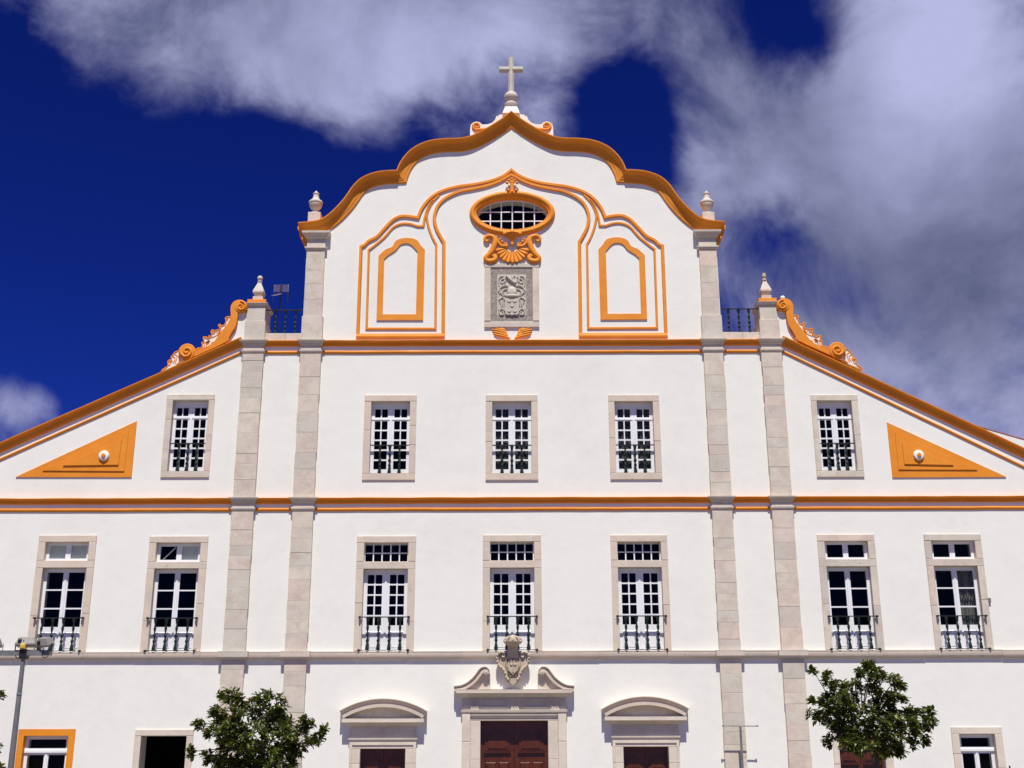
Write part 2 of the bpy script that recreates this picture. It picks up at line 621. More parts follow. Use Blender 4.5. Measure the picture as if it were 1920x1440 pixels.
def crom(pts, k=5, closed=False):
    """Catmull-Rom resample of 2D/3D points"""
    P = [Vector(p) for p in pts]
    n = len(P)
    out = []
    for i in range(n if closed else n - 1):
        p0 = P[(i - 1) % n] if (closed or i > 0) else P[i] * 2 - P[i + 1]
        p1, p2 = P[i], P[(i + 1) % n]
        p3 = P[(i + 2) % n] if (closed or i < n - 2) else p2 * 2 - p1
        for j in range(k):
            t = j / k
            out.append(0.5 * ((2 * p1) + (p2 - p0) * t + (2 * p0 - 5 * p1 + 4 * p2 - p3) * t * t + (3 * p1 - p0 - 3 * p2 + p3) * t ** 3))
    if not closed:
        out.append(P[-1])
    return [tuple(q) for q in out]


def chain(parts, k=5):
    """join smooth runs at sharp corners"""
    out = []
    for p in parts:
        c = crom(p, k) if len(p) > 2 else [tuple(q) for q in p]
        out += c if not out else c[1:]
    return out


def p3(pts2, y):
    return [(a, y, b) for a, b in pts2]


def spiral(c, r0, r1, a0, turns, n=26):
    out = []
    for i in range(n):
        t = i / (n - 1)
        a = a0 + turns * 2 * math.pi * t
        r = r0 + (r1 - r0) * t
        out.append((c[0] + r * math.cos(a), c[1] + r * math.sin(a)))
    return out


def inst(name, me, loc, parent, scale=(1, 1, 1), rot=(0, 0, 0)):
    o = bpy.data.objects.new(name, me)
    o.location = loc
    o.scale = scale
    o.rotation_euler = rot
    return link(o, parent)


# ------------------------------------------------------------------ ground
g = MB()
g.add([(-300, -300, 0), (300, -300, 0), (300, 300, 0), (-300, 300, 0)], [(0, 1, 2, 3)])
g.build('ground', 'limestone_setts', kind='structure')

# ------------------------------------------------------------------ church
church = empty('church', (0, 0, 0), None,
               'white baroque church with ochre trim, curved gable topped by a stone cross, and stone pilasters', 'church')

# pilaster axes (X centre, half width)
PX = {'LO': (-7.595, 0.308), 'LI': (-5.905, 0.300), 'RI': (5.915, 0.290), 'RO': (7.617, 0.298)}
PP = 0.11  # pilaster projection
ZA, HA = Zc(649), 0.16    # upper cornice
ZB, HB = Zc(944), 0.16    # middle cornice
ZCt, ZCb = Zc(1221), Zc(1236)  # string course
ZTH_A = (Zc(663), Zc(657.5))
ZTH_B = (Zc(958), Zc(952))
WING = 18.6

# ---- gable curve (left half, on the wall plane) from the photo survey
gl = [[(562, 442), (585, 440), (604, 436.5), (621, 429), (641, 413), (659, 394), (671, 378), (680, 365), (692, 354), (709.6, 347), (728, 344.4), (745, 343.8), (761, 343)],
      [(761, 343), (764.6, 330.6), (771.5, 315.7), (783, 302), (797, 292.8), (815, 286.8), (838, 284.3), (861, 283.7), (884, 280), (904.4, 272), (929.6, 258.4), (960, 239)]]
gl = [[F(a, b) for a, b in r] for r in gl]
gleft = chain(gl, 5)
gleft[-1] = (0.0, gleft[-1][1])
gable = gleft + mir(list(reversed(gleft)))[1:]

# ---- rakes
RL = (F(0, 849.7), F(455, 650))
RR = (F(1463, 647), F(1920, 860))


def online(L, x):
    (x0, z0), (x1, z1) = L
    return z0 + (z1 - z0) * (x - x0) / (x1 - x0)


# ---- window survey -------------------------------------------------------
# each: outer stone frame (x0,x1,z0,z1), opening (x0,x1,z0,z1)
def rect_px(tl, tr, bl, br, y=0.0):
    a, b, c, d = F(*tl, y), F(*tr, y), F(*bl, y), F(*br, y)
    return ((a[0] + c[0]) / 2, (b[0] + d[0]) / 2, (c[1] + d[1]) / 2, (a[1] + b[1]) / 2)


W3 = [  # third storey
    (rect_px((313.5, 740), (403.8, 740), (301.4, 895.5), (392, 895.5)), rect_px((324, 750.5), (391.4, 750.5), (315, 884), (382.7, 884))),
    (rect_px((684, 741.4), (781.2, 741.4), (679.5, 900.5), (778.5, 900.5)), rect_px((696, 753), (769, 753), (693, 888), (766.5, 888))),
    (rect_px((910.6, 741), (1007.2, 741), (910.4, 900.5), (1010, 900.5)), rect_px((922.8, 753), (996, 753), (923, 888), (997, 888))),
    (rect_px((1139.5, 741), (1236, 741), (1145, 899.5), (1241, 899.5)), rect_px((1152, 753), (1224, 753), (1155.5, 887), (1228.5, 887))),
    (rect_px((1519.4, 740.8), (1606.7, 740.8), (1531, 895), (1620.5, 894.4)), rect_px((1531, 751.6), (1597, 751.6), (1541, 883), (1606.5, 883))),
]
W2C = [  # second storey, centre (tall, with small-paned transom)
    (rect_px((669.8, 1005.4), (779, 1005.4), (663, 1222), (776.7, 1222)), (683, 765.6, 1018, 1053, 1067)),
    (rect_px((905, 1003.5), (1014.5, 1003.5), (905, 1221), (1017, 1221)), (919, 1001.5, 1016, 1051, 1065)),
    (rect_px((1144.5, 1003.5), (1252.5, 1003.5), (1150, 1220), (1257, 1220)), (1158.5, 1240, 1016, 1050.5, 1064)),
]
W2S = [  # second storey, wings
    (rect_px((73.3, 1004), (181.7, 1004), (51, 1220), (161.6, 1220)), (86, 167.3, 1016.7, 1051, 1065)),
    (rect_px((281, 1005.7), (390, 1005.7), (263.5, 1220), (377, 1220)), (293.5, 376, 1018, 1053.5, 1066.5)),
    (rect_px((1532, 1003), (1638.6, 1002), (1547, 1217), (1658, 1216)), (1546, 1627, 1015, 1048.5, 1062.5)),
    (rect_px((1731.4, 1001.8), (1837.5, 1001.8), (1752.7, 1215), (1863, 1214)), (1745.5, 1827, 1014, 1048, 1061.5)),
]
holes = []


def rhole(x0, x1, z0, z1, e=0.025):
    holes.append([(x0 - e, z0 - e), (x1 + e, z0 - e), (x1 + e, z1 + e), (x0 - e, z1 + e)])


UNIT = MB().box(-.5, .5, -.0025, .0025, -.5, .5).mesh('pane', 'window_glass')
bal_prof = [(.02, 0), (.042, .005), (.044, .05), (.030, .17), (.019, .22), (.030, .25), (.038, .285), (.030, .32), (.018, .35),
            (.019, .40), (.036, .44), (.038, .47), (.030, .50), (.018, .54), (.018, .58), (.027, .63), (.034, .69), (.022, .75), (.016, .79), (.016, .83), (.030, .855), (.032, .90), (.042, .97), (.042, 1.0)]
BAL = MB().lathe(bal_prof, seg=8).mesh('baluster', 'green_iron', 40)


def jamb_set(win, fr, op, y0=-0.035, y1=0.17, mat='pink_limestone', mid=None):
    """stone surround: two jambs, lintel, sill / threshold, optional middle lintel"""
    x0, x1, z0, z1 = fr
    a, b, c, d = op
    j = lambda: random.uniform(-.004, .004)
    g = 0.003
    # jambs run in two or three stones
    for (u, w) in ((x0, a), (b, x1)):
        zs = [z0 if c <= z0 + .02 else c]
        n = random.choice((2, 2, 3))
        top = d
        cuts = sorted(random.uniform(.25, .75) for _ in range(n - 1))
        marks = [zs[0]] + [zs[0] + (top - zs[0]) * q for q in cuts] + [top]
        if mid:
            marks = [zs[0], zs[0] + (mid[0] - zs[0]) * random.uniform(.35, .6), mid[0], mid[1], top]
        for i in range(len(marks) - 1):
            if mid and i == 2:
                continue
            MB().cbox(u + j(), w, y0 + j(), y1, marks[i] + g, marks[i + 1] - g, .008).build('jamb_stone', mat, win)
    MB().cbox(x0 + j(), x1 + j(), y0 - .002 + j(), y1, d + g, z1, .008).build('lintel', mat, win)
    if mid:
        MB().cbox(x0, x1, y0 + j(), y1, mid[0] + g, mid[1] - g, .008).build('middle_lintel', mat, win)
    if c > z0 + .03:
        MB().cbox(x0 + j(), x1 + j(), y0 - .004 + j(), y1, z0, c - g, .008).build('sill', mat, win)


def railing(x0, x1, z0, z1, y, n, ext=0.0, brackets=False):
    r = empty('balcony_railing', ((x0 + x1) / 2, y, z0), church)
    cx = (x0 + x1) / 2
    h = z1 - z0
    MB().box(x0 - cx - ext, x1 - cx + ext, -.022, .022, h - .012, h + .012).build('top_rail', 'black_iron', r)
    MB().box(x0 - cx - ext, x1 - cx + ext, -.020, .020, .0, .016).build('bottom_rail', 'black_iron', r)
    if brackets:
        for sx in (-1, 1):
            for zz in (0.008, h):
                b = MB()
                xx = sx * ((x1 - x0) / 2 + ext)
                b.box(xx - .03, xx + .03, -.03, -y - .02, zz - .022, zz + .022)
                b.ball((xx, -.035, zz), .028, 8)
                b.build('wall_bracket', 'black_iron', r, 40)
    w = x1 - x0
    for i in range(n):
        inst('baluster', BAL, (-w / 2 + w * (i + 1) / (n + 1) if n == 3 else -w / 2 + w * (.14 + .72 * i / (n - 1)), 0, .012), r, (1.2, 1.2, h - .02))


def sash_leaf(win, x0, x1, z0, z1, cols, rows, y=0.14, t=0.05, open_panel=None):
    """painted sash with real panes. cols/rows are absolute intervals"""
    hl = [[(c0, r0), (c1, r0), (c1, r1), (c0, r1)] for (c0, c1) in cols for (r0, r1) in rows]
    m = MB().prism([(x0, z0), (x1, z0), (x1, z1), (x0, z1)], y, y + t, hl)
    m.build('sash', 'white_paint', win)
    for (c0, c1) in cols:
        for (r0, r1) in rows:
            inst('pane', UNIT, ((c0 + c1) / 2, y + t * .62, (r0 + r1) / 2), win, (c1 - c0 + .012, 1, r1 - r0 + .012),
                 (math.radians(random.uniform(-.5, .5)), 0, math.radians(random.uniform(-.5, .5))))


def frac(a, b, fr):
    return [(a + (b - a) * p, a + (b - a) * q) for p, q in fr]


def frac_top(z0, z1, fr):
    return [(z1 - (z1 - z0) * q, z1 - (z1 - z0) * p) for p, q in fr]


# third storey windows
for i, (fr, op) in enumerate(W3):
    win = empty('window', ((fr[0] + fr[1]) / 2, 0, fr[2]), church)
    win.matrix_parent_inverse = Matrix.Identity(4)
    win.location = (0, 0, 0)
    a, b, c, d = op
    rhole(a, b, c, d)
    jamb_set(win, fr, op, mat='limestone' if i in (0, 4) else 'pink_limestone')
    cols = frac(a, b, [(.085, .235), (.265, .415), (.585, .735), (.765, .915)])
    rows = frac_top(c, d, [(.085, .205), (.255, .375), (.395, .512), (.532, .65), (.67, .788), (.808, .925)])
    sash_leaf(win, a + .002, b - .002, c + .002, d - .002, cols, rows, 0.15)
    cx = (a + b) / 2
    MB().cbox(cx - .035, cx + .035, .132, .149, c + .004, d - (d - c) * .23, .006).build('astragal', 'white_paint', win)
    MB().cbox(a + .004, b - .004, .135, .1495, d - (d - c) * .243, d - (d - c) * .217, .005).build('transom_bar', 'white_paint', win)
    railing(a, b, c + .005, c + (d - c) * .395, 0.05, 3)
    if i in (2, 3):
        m = MB()
        n = 40
        pts = [(a + (b - a) * k / n, .36 + .02 * math.sin(k * 1.3) + .01 * math.sin(k * .6)) for k in range(n + 1)]
        for k in range(n):
            (xa, ya), (xb, yb) = pts[k], pts[k + 1]
            m.add([(xa, ya, c), (xb, yb, c), (xb, yb, d), (xa, ya, d)], [(0, 1, 2, 3)])
        m.build('curtain', 'dark_curtain', win, 60)

# second storey, centre
for i, (fr, q) in enumerate(W2C):
    win = empty('window', (0, 0, 0), church)
    zt, zm1, zm0 = F(q[0], q[2])[1], F(q[0], q[3])[1], F(q[0], q[4])[1]
    hw = (F(q[1], q[2])[0] - F(q[0], q[2])[0]) / 2
    cx = (fr[0] + fr[1]) / 2
    a, b = cx - hw, cx + hw
    c = ZCt + .012
    fr = (fr[0], fr[1], c, fr[3])
    rhole(a, b, c, zt)
    jamb_set(win, fr, (a, b, c, zt), mid=(zm0, zm1))
    # transom 5 x 2
    cols = frac(a, b, [(.015 + .197 * k, .185 + .197 * k) for k in range(5)])
    rows = frac_top(zm1, zt, [(.04, .49), (.54, .985)])
    sash_leaf(win, a + .002, b - .002, zm1 + .002, zt - .002, cols, rows, 0.12, .04)
    cols = frac(a, b, [(.085, .235), (.265, .415), (.585, .735), (.765, .915)])
    rows = frac_top(c, zm0, [(.06, .175), (.193, .303), (.32, .43), (.447, .557), (.574, .684)])
    sash_leaf(win, a + .002, b - .002, c + .002, zm0 - .002, cols, rows, 0.15)
    MB().cbox(cx - .035, cx + .035, .132, .149, c + .004, zm0 - .05, .006).build('astragal', 'white_paint', win)
    for s in (-1, 1):
        MB().cbox(cx + s * (b - a) * .25 - (b - a) * .175, cx + s * (b - a) * .25 + (b - a) * .175, .135, .1495, c + .10, c + (zm0 - c) * .245, .015).build('door_panel', 'white_paint', win)
    railing(a, b, c + .01, c + (zm0 - c) * .405, -0.085, 4, .055, True)

# second storey, wings
for i, (fr, q) in enumerate(W2S):
    win = empty('window', (0, 0, 0), church)
    zt, zm1, zm0 = F(q[0], q[2])[1], F(q[0], q[3])[1], F(q[0], q[4])[1]
    hw = (F(q[1], q[2])[0] - F(q[0], q[2])[0]) / 2
    cx = (fr[0] + fr[1]) / 2
    a, b = cx - hw, cx + hw
    c = ZCt + .012
    fr = (fr[0], fr[1], c, fr[3])
    rhole(a, b, c, zt)
    jamb_set(win, fr, (a, b, c, zt), mid=(zm0, zm1), mat='limestone' if i > 1 else 'pink_limestone')
    cols = frac(a, b, [(.07, .44), (.56, .93)])
    sash_leaf(win, a + .002, b - .002, zm1 + .002, zt - .002, cols, frac_top(zm1, zt, [(.14, .86)]), 0.12, .05)
    rows = frac_top(c, zm0, [(.045, .25), (.266, .473), (.49, .70)])
    sash_leaf(win, a + .002, b - .002, c + .002, zm0 - .002, cols, rows, 0.14)
    MB().cbox(cx - .03, cx + .03, .12, .139, c + .004, zm0 - .16, .006).build('astragal', 'white_paint', win)
    for s in (-1, 1):
        MB().cbox(cx + s * (b - a) * .25 - (b - a) * .19, cx + s * (b - a) * .25 + (b - a) * .19, .125, .1395, c + .10, c + (zm0 - c) * .235, .015).build('door_panel', 'white_paint', win)
    railing(a, b, c + .01, c + (zm0 - c) * .395, -0.085, 4, .055, True)
    if i == 0:
        MB().box(a, b, .185, .19, zm1, zt).build('blind', 'blind', win, label='pale roller blind behind the transom panes')
    if i == 1:
        MB().box(cx + .02, b, .185, .19, zm1, zt).build('blind', 'blind', win, label='pale roller blind behind the right transom pane')
        MB().tube([(a + .16, .19, zm1 + .1), (cx - .13, .19, zt - .1)], .018, 6).build('window_stay', 'blind', win)
    if i == 3:
        m = MB()
        n = 26
        pts = [(cx + .03 + (b - cx - .03) * k / n, .33 + .03 * math.sin(k * 1.9) + .012 * math.sin(k * .7)) for k in range(n + 1)]
        for k in range(n):
            (xa, ya), (xb, yb) = pts[k], pts[k + 1]
            m.add([(xa, ya, c + .5), (xb, yb, c + .5), (xb, yb, zm0), (xa, ya, zm0)], [(0, 1, 2, 3)])
        m.build('curtain', 'curtain', win, 60, label='grey curtain hanging behind the right-hand leaf')

# ground floor windows ------------------------------------------------------
GW = [((26.5 + 9, 142.4), (45.5, 128.8), 1367.2, 1379.6, 'ochre_paint'),
      ((1782, 1877), (1797.4, 1864), 1363.2, 1376.5, 'pale_stone')]
for i, (ox, ix, yo, yi, mt) in enumerate(GW):
    win = empty('window', (0, 0, 0), church)
    x0, z1 = F(ox[0], yo)
    x1, _ = F(ox[1], yo)
    a, d = F(ix[0], yi)
    b, _ = F(ix[1], yi)
    c, z0 = 0.95, 0.80
    rhole(a, b, c, d)
    if i == 0:
        MB().prism([(x0, z0), (x1, z0), (x1, z1), (x0, z1)], -.018, .17, [[(a, c), (b, c), (b, d), (a, d)]]).build('painted_surround', mt, win, label='flat ochre painted window surround')
    else:
        jamb_set(win, (x0, x1, z0, z1), (a, b, c, d), mat=mt)
    cx = (a + b) / 2
    zt = d - .42
    sash_leaf(win, a + .002, b - .002, zt, d - .002, [(a + .09, b - .09)], [(zt + .10, d - .09)], .13, .05)
    MB().cbox(a + .004, b - .004, .10, .129, zt - .02, zt + .06, .008).build('transom_bar', 'white_paint', win)
    sash_leaf(win, a + .002, b - .002, c + .002, zt - .002, [(a + .09, cx - .06), (cx + .06, b - .09)], [(c + .12, zt - .07)], .14, .05)
    MB().cbox(cx - .03, cx + .03, .12, .139, c + .02, zt - .04, .006).build('astragal', 'white_paint', win)

# open doorway on the left ---------------------------------------------------
dw = empty('doorway', (0, 0, 0), church)
x0, z1 = F(254.3, 1368)
x1, _ = F(363.8, 1368)
a, d = F(265.3, 1380)
b, _ = F(350.6, 1380)
rhole(a, b, 0.03, d, .025)
jamb_set(dw, (x0, x1, 0.0, z1), (a, b, 0.0, d), y1=.5, mat='pale_stone')
# red door behind the tree on the right
rd = empty('door', (0, 0, 0), church)
x0, z1 = F(1559, 1370)
x1, _ = F(1670, 1370)
a, d = F(1571.5, 1382)
b, _ = F(1656, 1382)
rhole(a, b, 0.03, d, .025)
jamb_set(rd, (x0, x1, 0.0, z1), (a, b, 0.0, d), y1=.3, mat='pale_stone')


def door_leaves(par, a, b, z0, z1, y):
    cx = (a + b) / 2
    for s in (-1, 1):
        l, r = (a, cx - .004) if s < 0 else (cx + .004, b)
        lf = MB().box(l, r, y, y + .07, z0, z1).build('door_leaf', 'red_door', par)
        w = r - l
        h = z1 - z0
        u0, u1 = l + w * .13, r - w * .13
        # arched raised top panel
        zt0, zt1 = z1 - h * .27, z1 - h * .17
        arc = [(u0, zt0), (u1, zt0), (u1, zt1)] + [((u0 + u1) / 2 + (u1 - u0) / 2 * math.cos(t), zt1 + h * .06 * math.sin(t)) for t in [math.pi * k / 10 for k in range(1, 10)]] + [(u0, zt1)]
        P = MB()
        P.prism(arc, y - .03, y)
        cxx = (u0 + u1) / 2
        czz = (zt0 + zt1) / 2 + .03
        P.prism([(cxx + (p - cxx) * .74, czz + (q - czz) * .66) for p, q in arc], y - .05, y - .03)
        P.build('panel', 'red_door', lf)
        MB().box(u0 - .03, u1 + .03, y - .055, y, zt0 - .055, zt0 - .022).build('panel_moulding', 'red_door', lf)
        # two columns of coffered panels below
        zz = zt0 - .30
        while zz - .34 > z0 + .1:
            for k in range(2):
                p0 = u0 + (u1 - u0) * (.02 + .51 * k)
                p1 = p0 + (u1 - u0) * .45
                Q = MB()
                Q.add([(p0, y, zz - .34), (p1, y, zz - .34), (p1, y, zz), (p0, y, zz),
                       (p0 + .05, y - .045, zz - .29), (p1 - .05, y - .045, zz - .29), (p1 - .05, y - .045, zz - .022), (p0 + .05, y - .045, zz - .022)],
                      [(4, 5, 6, 7), (0, 1, 5, 4), (1, 2, 6, 5), (2, 3, 7, 6), (3, 0, 4, 7), (3, 2, 1, 0)])
                Q.build('panel', 'red_door', lf)
            zz -= .46


door_leaves(rd, a + .001, b - .001, 0.02, d - .002, .2)

# ------------------------------------------------------------------ portals


def seg_arc(p0, pm, p1, n=22):
    (x0, z0), (xm, zm), (x1, z1) = p0, pm, p1
    cx = (x0 + x1) / 2
    h, w = zm - (z0 + z1) / 2, (x1 - x0) / 2
    R = (w * w + h * h) / (2 * h)
    cz = zm - R
    t = math.asin(min(1, w / R))
    return [(cx + R * math.sin(-t + 2 * t * i / n), cz + R * math.cos(-t + 2 * t * i / n)) for i in range(n + 1)]


def side_portal(cx, dy):
    po = empty('side_portal', (0, 0, 0), church)
    Z = lambda y: Zc(y + dy)
    hx = 0.603          # half opening
    top = Z(1402.5)
    rhole(cx - hx, cx + hx, 0.03, top)
    # architrave: jambs and lintel with stepped mouldings
    ow = 0.89
    g = .003
    zj = top
    for s in (-1, 1):
        for (q0, q1) in ((0.0, .92), (.92, 1.75), (1.75, zj)):
            xa, xb = sorted((cx + s * hx, cx + s * ow))
            MB().cbox(xa, xb, -.05, .25, q0 + g, q1 - g, .008).build('jamb_stone', 'pale_stone', po)
            xa, xb = sorted((cx + s * (ow - .075), cx + s * ow))
            MB().cbox(xa, xb, -.075, -.0505, q0 + g, q1 - g, .01).build('jamb_moulding', 'pale_stone', po)
    zl = Z(1388)
    MB().cbox(cx - ow, cx + ow, -.05, .25, top + g, zl, .008).build('lintel', 'pale_stone', po)
    MB().prism([(cx - ow, zl), (cx + ow, zl), (cx + ow, zj), (cx + ow - .075, zj), (cx + ow - .075, zl - .10), (cx - ow + .075, zl - .10), (cx - ow + .075, zj), (cx - ow, zj)], -.075, -.0505).build('lintel_moulding', 'pale_stone', po)
    # little cornice
    z2 = Z(1382)
    MB().rings([(cx - ow - e, cx + ow + e, -.075 - e, .05, z) for z, e in ((zl + .001, 0), (zl + .03, .025), (zl + .05, .03), (z2, .032))]).build('small_cornice', 'pale_stone', po)
    # frieze
    z3 = Z(1361)
    MB().cbox(cx - .885, cx + .885, -.06, .05, z2 + .001, z3, .006).build('frieze', 'limestone', po)
    # cornice: cyma + lip
    z4, z5 = Z(1353.5), Z(1345.8)
    rr = [(cx - .90 - e, cx + .90 + e, -.075 - e, .05, z) for z, e in ((z3 + .001, 0), (z3 + .025, .02), (z3 + .05, .07), (z4 - .015, .15), (z4, .155))]
    MB().rings(rr).build('cornice_bed', 'limestone', po)
    MB().rings([(cx - 1.095, cx + 1.095, -.27, .05, z4 + .001), (cx - 1.095, cx + 1.095, -.27, .05, z5 - .02), (cx - 1.10, cx + 1.10, -.275, .05, z5)]).build('cornice_lip', 'pale_stone', po)
    # segmental pediment
    zb = z5
    arc = seg_arc((cx - 1.055, zb), (cx, Z(1325)), (cx + 1.055, zb))
    prof = [(0, -.05), (0, .26), (.085, .262), (.09, .20), (.12, .205), (.16, .235), (.195, .28), (.205, .29), (.225, .29), (.225, -.05)]
    MB().sweep(arc, prof).build('pediment_arch', 'pink_limestone', po, 35)
    ty = [(x, z) for x, z in arc]
    MB().prism(ty, -.05, .04).build('tympanum', 'limestone', po)
    d = empty('door', (0, 0, 0), church)
    door_leaves(d, cx - hx + .001, cx + hx - .001, .02, top - .002, .22)
    return po


side_portal(-3.47, 1.0)
side_portal(3.545, -1.6)

# main portal
mp = empty('main_portal', (0, 0, 0), church)
cx = 0.035
hx = 0.905
top = Zc(1351.5)
rhole(cx - hx, cx + hx, 0.03, top)
ow = 1.40
for s in (-1, 1):
    for (q0, q1) in ((0.0, .95), (.95, 1.85), (1.85, top)):
        xa, xb = sorted((cx + s * hx, cx + s * (hx + .27)))
        MB().cbox(xa, xb, -.06, .27, q0 + .003, q1 - .003, .008).build('jamb_stone', 'pale_stone', mp)
    for (q0, q1) in ((0.0, .7), (.7, 1.5), (1.5, 2.3), (2.3, Zc(1337))):
        xa, xb = sorted((cx + s * (hx + .2705), cx + s * ow))
        MB().cbox(xa, xb, -.11, .1, q0 + .003, q1 - .003, .012).build('pilaster_stone', 'pale_stone', mp)
zl = Zc(1339.5)
MB().cbox(cx - hx - .27, cx + hx + .27, -.06, .27, top + .003, zl - .002, .008).build('lintel', 'pale_stone', mp)
MB().rings([(cx - hx - .22 - e, cx + hx + .22 + e, -.065 - e, .05, z) for z, e in ((zl - .10, 0), (zl - .03, .045), (zl, .05))]).build('lintel_moulding', 'pale_stone', mp)
zk0, zk1 = Zc(1337), Zc(1331)
MB().rings([(cx - ow - e, cx + ow + e, -.11 - e, .05, z) for z, e in ((zk0 + .001, 0), (zk0 + .02, .02), (zk1 - .01, .03), (zk1, .03))]).build('small_cornice', 'pale_stone', mp)
zf1 = Zc(1308.5)
MB().box(cx - hx - .25, cx + hx + .25, -.05, .05, zl + .001, zk1 - .002).build('lintel_block', 'pale_stone', mp)
fz = MB().cbox(cx - 1.39, cx + 1.39, -.09, .05, zk1 + .001, zf1, .006).build('frieze', 'limestone', mp)
for tx in (-1.06, 0.02, 1.10):
    t = MB()
    t.box(cx + tx - .11, cx + tx + .11, -.105, -.0905, zk1 + .002, zf1 - .002)
    for k in range(3):
        t.box(cx + tx - .095 + k * .07, cx + tx - .095 + k * .07 + .045, -.125, -.1055, zk1 + .03, zf1 - .03)
    t.build('triglyph', 'limestone', fz)
    MB().box(cx + tx - .12, cx + tx + .12, -.135, -.1, zk1 - .03, zk1 + .022).build('triglyph_base', 'pale_stone', fz)
for (p0, p1) in ((-.88, -.18), (.21, .92)):
    MB().prism([(cx + p0, zk1 + .05), (cx + p1, zk1 + .05), (cx + p1, zf1 - .04), (cx + p0, zf1 - .04)], -.112, -.0905,
               [[(cx + p0 + .05, zk1 + .09), (cx + p1 - .05, zk1 + .09), (cx + p1 - .05, zf1 - .08), (cx + p0 + .05, zf1 - .08)]]).build('frieze_panel', 'limestone', fz)
za, zb = Zc(1300.5), Zc(1293.5)
MB().rings([(cx - 1.40 - e, cx + 1.40 + e, -.10 - e, .05, z) for z, e in ((zf1 + .001, 0), (zf1 + .03, .03), (zf1 + .06, .09), (za, .14))]).build('cornice_bed', 'limestone', mp)
MB().rings([(cx - 1.56, cx + 1.56, -.29, .05, za + .001), (cx - 1.56, cx + 1.56, -.29, .05, zb - .03), (cx - 1.566, cx + 1.566, -.295, .05, zb)]).build('cornice_lip', 'pink_limestone', mp)
# broken scroll pediment
for s in (-1, 1):
    pts = [F(852, 1291.5), F(866, 1289.5), F(878, 1284), F(889, 1275), F(897, 1265), F(903, 1257.5), F(910, 1255.5), F(914.5, 1259.5), F(914, 1264)]
    path = crom(pts, 5)
    if s > 0:
        path = [(2 * cx - x, z) for x, z in reversed(path)]
    prof = [(-.085, -.05), (-.085, .25), (-.02, .252), (-.015, .19), (.01, .20), (.03, .24), (.045, .275), (.06, .278), (.06, -.05)]
    MB().sweep(path, prof, lim=1.5).build('scroll_cornice', 'pink_limestone', mp, 35)
    c = F(911.5, 1262)
    c = c if s < 0 else (2 * cx - c[0], c[1])
    v = MB()
    v.lathe([(.001, -.0), (.075, 0), (.075, .32), (.05, .335), (.04, .325), (.02, .34), (.001, .345)], (0, 0, 0), 16)
    v.v = [(c[0] + x, .05 - z, c[1] + y) for x, y, z in v.v]
    v.build('volute', 'pink_limestone', mp, 35)
    half = crom(pts[:7], 5)
    back = [(q[0], q[1] - .05) for q in half[4:]]
    xin = F(919.5, 1280)[0]
    poly = [(back[0][0], zb + .001)] + back + [(xin - .04, F(915, 1258)[1]), (xin, F(915, 1264)[1]), (xin, zb + .001)]
    if s > 0:
        poly = [(2 * cx - x, z) for x, z in poly]
    MB().prism(poly, -.13, .04).build('scroll_panel', 'limestone', mp)

d = empty('door', (0, 0, 0), church)
door_leaves(d, cx - hx + .001, cx + hx - .001, .02, top - .002, .24)

# crowned stone arms over the portal
arms = empty('coat_of_arms', (0, 0, 0), church)
yb = -.16
ac = F(962, 1250, yb)[0]
A = lambda pts, y=-.2: [F(900 + a / 12, 1180 + b / 12, y) for a, b in pts]
body = A([(430, 560), (520, 520), (600, 600), (620, 420), (870, 420), (890, 600), (960, 520), (1060, 560), (1080, 700), (1020, 860), (920, 960), (860, 1100), (850, 1200), (740, 1260), (640, 1200), (620, 1100), (540, 940), (440, 840), (395, 700)], -.1)
MB().prism(body, -.14, .03).build('cartouche', 'carved_stone', arms)
sh = A([(630, 730), (690, 660), (740, 690), (790, 660), (865, 730), (880, 800), (850, 920), (740, 1025), (640, 920), (615, 800)])
so = MB().prism(sh, -.24, -.1).build('shield', 'carved_stone', arms)
ct = MB()
for q in ([(680, 790), (815, 790)], [(745, 720), (745, 960)]):
    ct.tube(p3(A(q, -.25), -.245), .022, 6)
ct.build('shield_cross', 'carved_stone', so, 40)
for s in (-1, 1):
    sx = lambda L: [(740 + s * (740 - a), b) if s > 0 else (a, b) for a, b in L]
    m = MB()
    t = A(sx([(640, 1180), (600, 1080), (570, 960), (500, 870), (420, 800), (395, 700), (395, 600), (440, 530), (510, 515), (560, 560), (545, 615), (505, 620), (490, 590)]))
    cr = crom(t, 4)
    m.tube(p3(cr, -.17), [.045 - .02 * (i / len(cr)) for i in range(len(cr))], 8)
    for k in range(4, len(cr) - 16, 3):
        m.ball((cr[k][0] - s * -.015, -.215, cr[k][1]), .028, 8)
    m.build('scrollwork', 'carved_stone', arms, 50)
    m = MB()
    m.tube(p3(crom(A(sx([(600, 640), (590, 740), (600, 840), (640, 950), (690, 1060)])), 4), -.17), .028, 8)
    m.ball((A(sx([(635, 1125)]))[0][0], -.2, A([(635, 1125)])[0][1]), .045, 10)
    m.build('inner_scroll', 'carved_stone', arms, 50)
bk = A([(690, 1100), (800, 1100), (830, 1180), (740, 1260), (660, 1180)])
MB().prism(bk, -.24, -.1).build('pendant', 'carved_stone', arms)
cr0 = A([(740, 380)], -.28)[0]
crt = A([(740, 130)], -.28)[0]
hC = crt[1] - cr0[1]
cw = MB()
cw.lathe([(.13, 0), (.165, .02), (.20, .08), (.205, .10)], (cr0[0], -.26, cr0[1]), 20)
cwn = cw.build('crown', 'carved_stone', arms, 40)
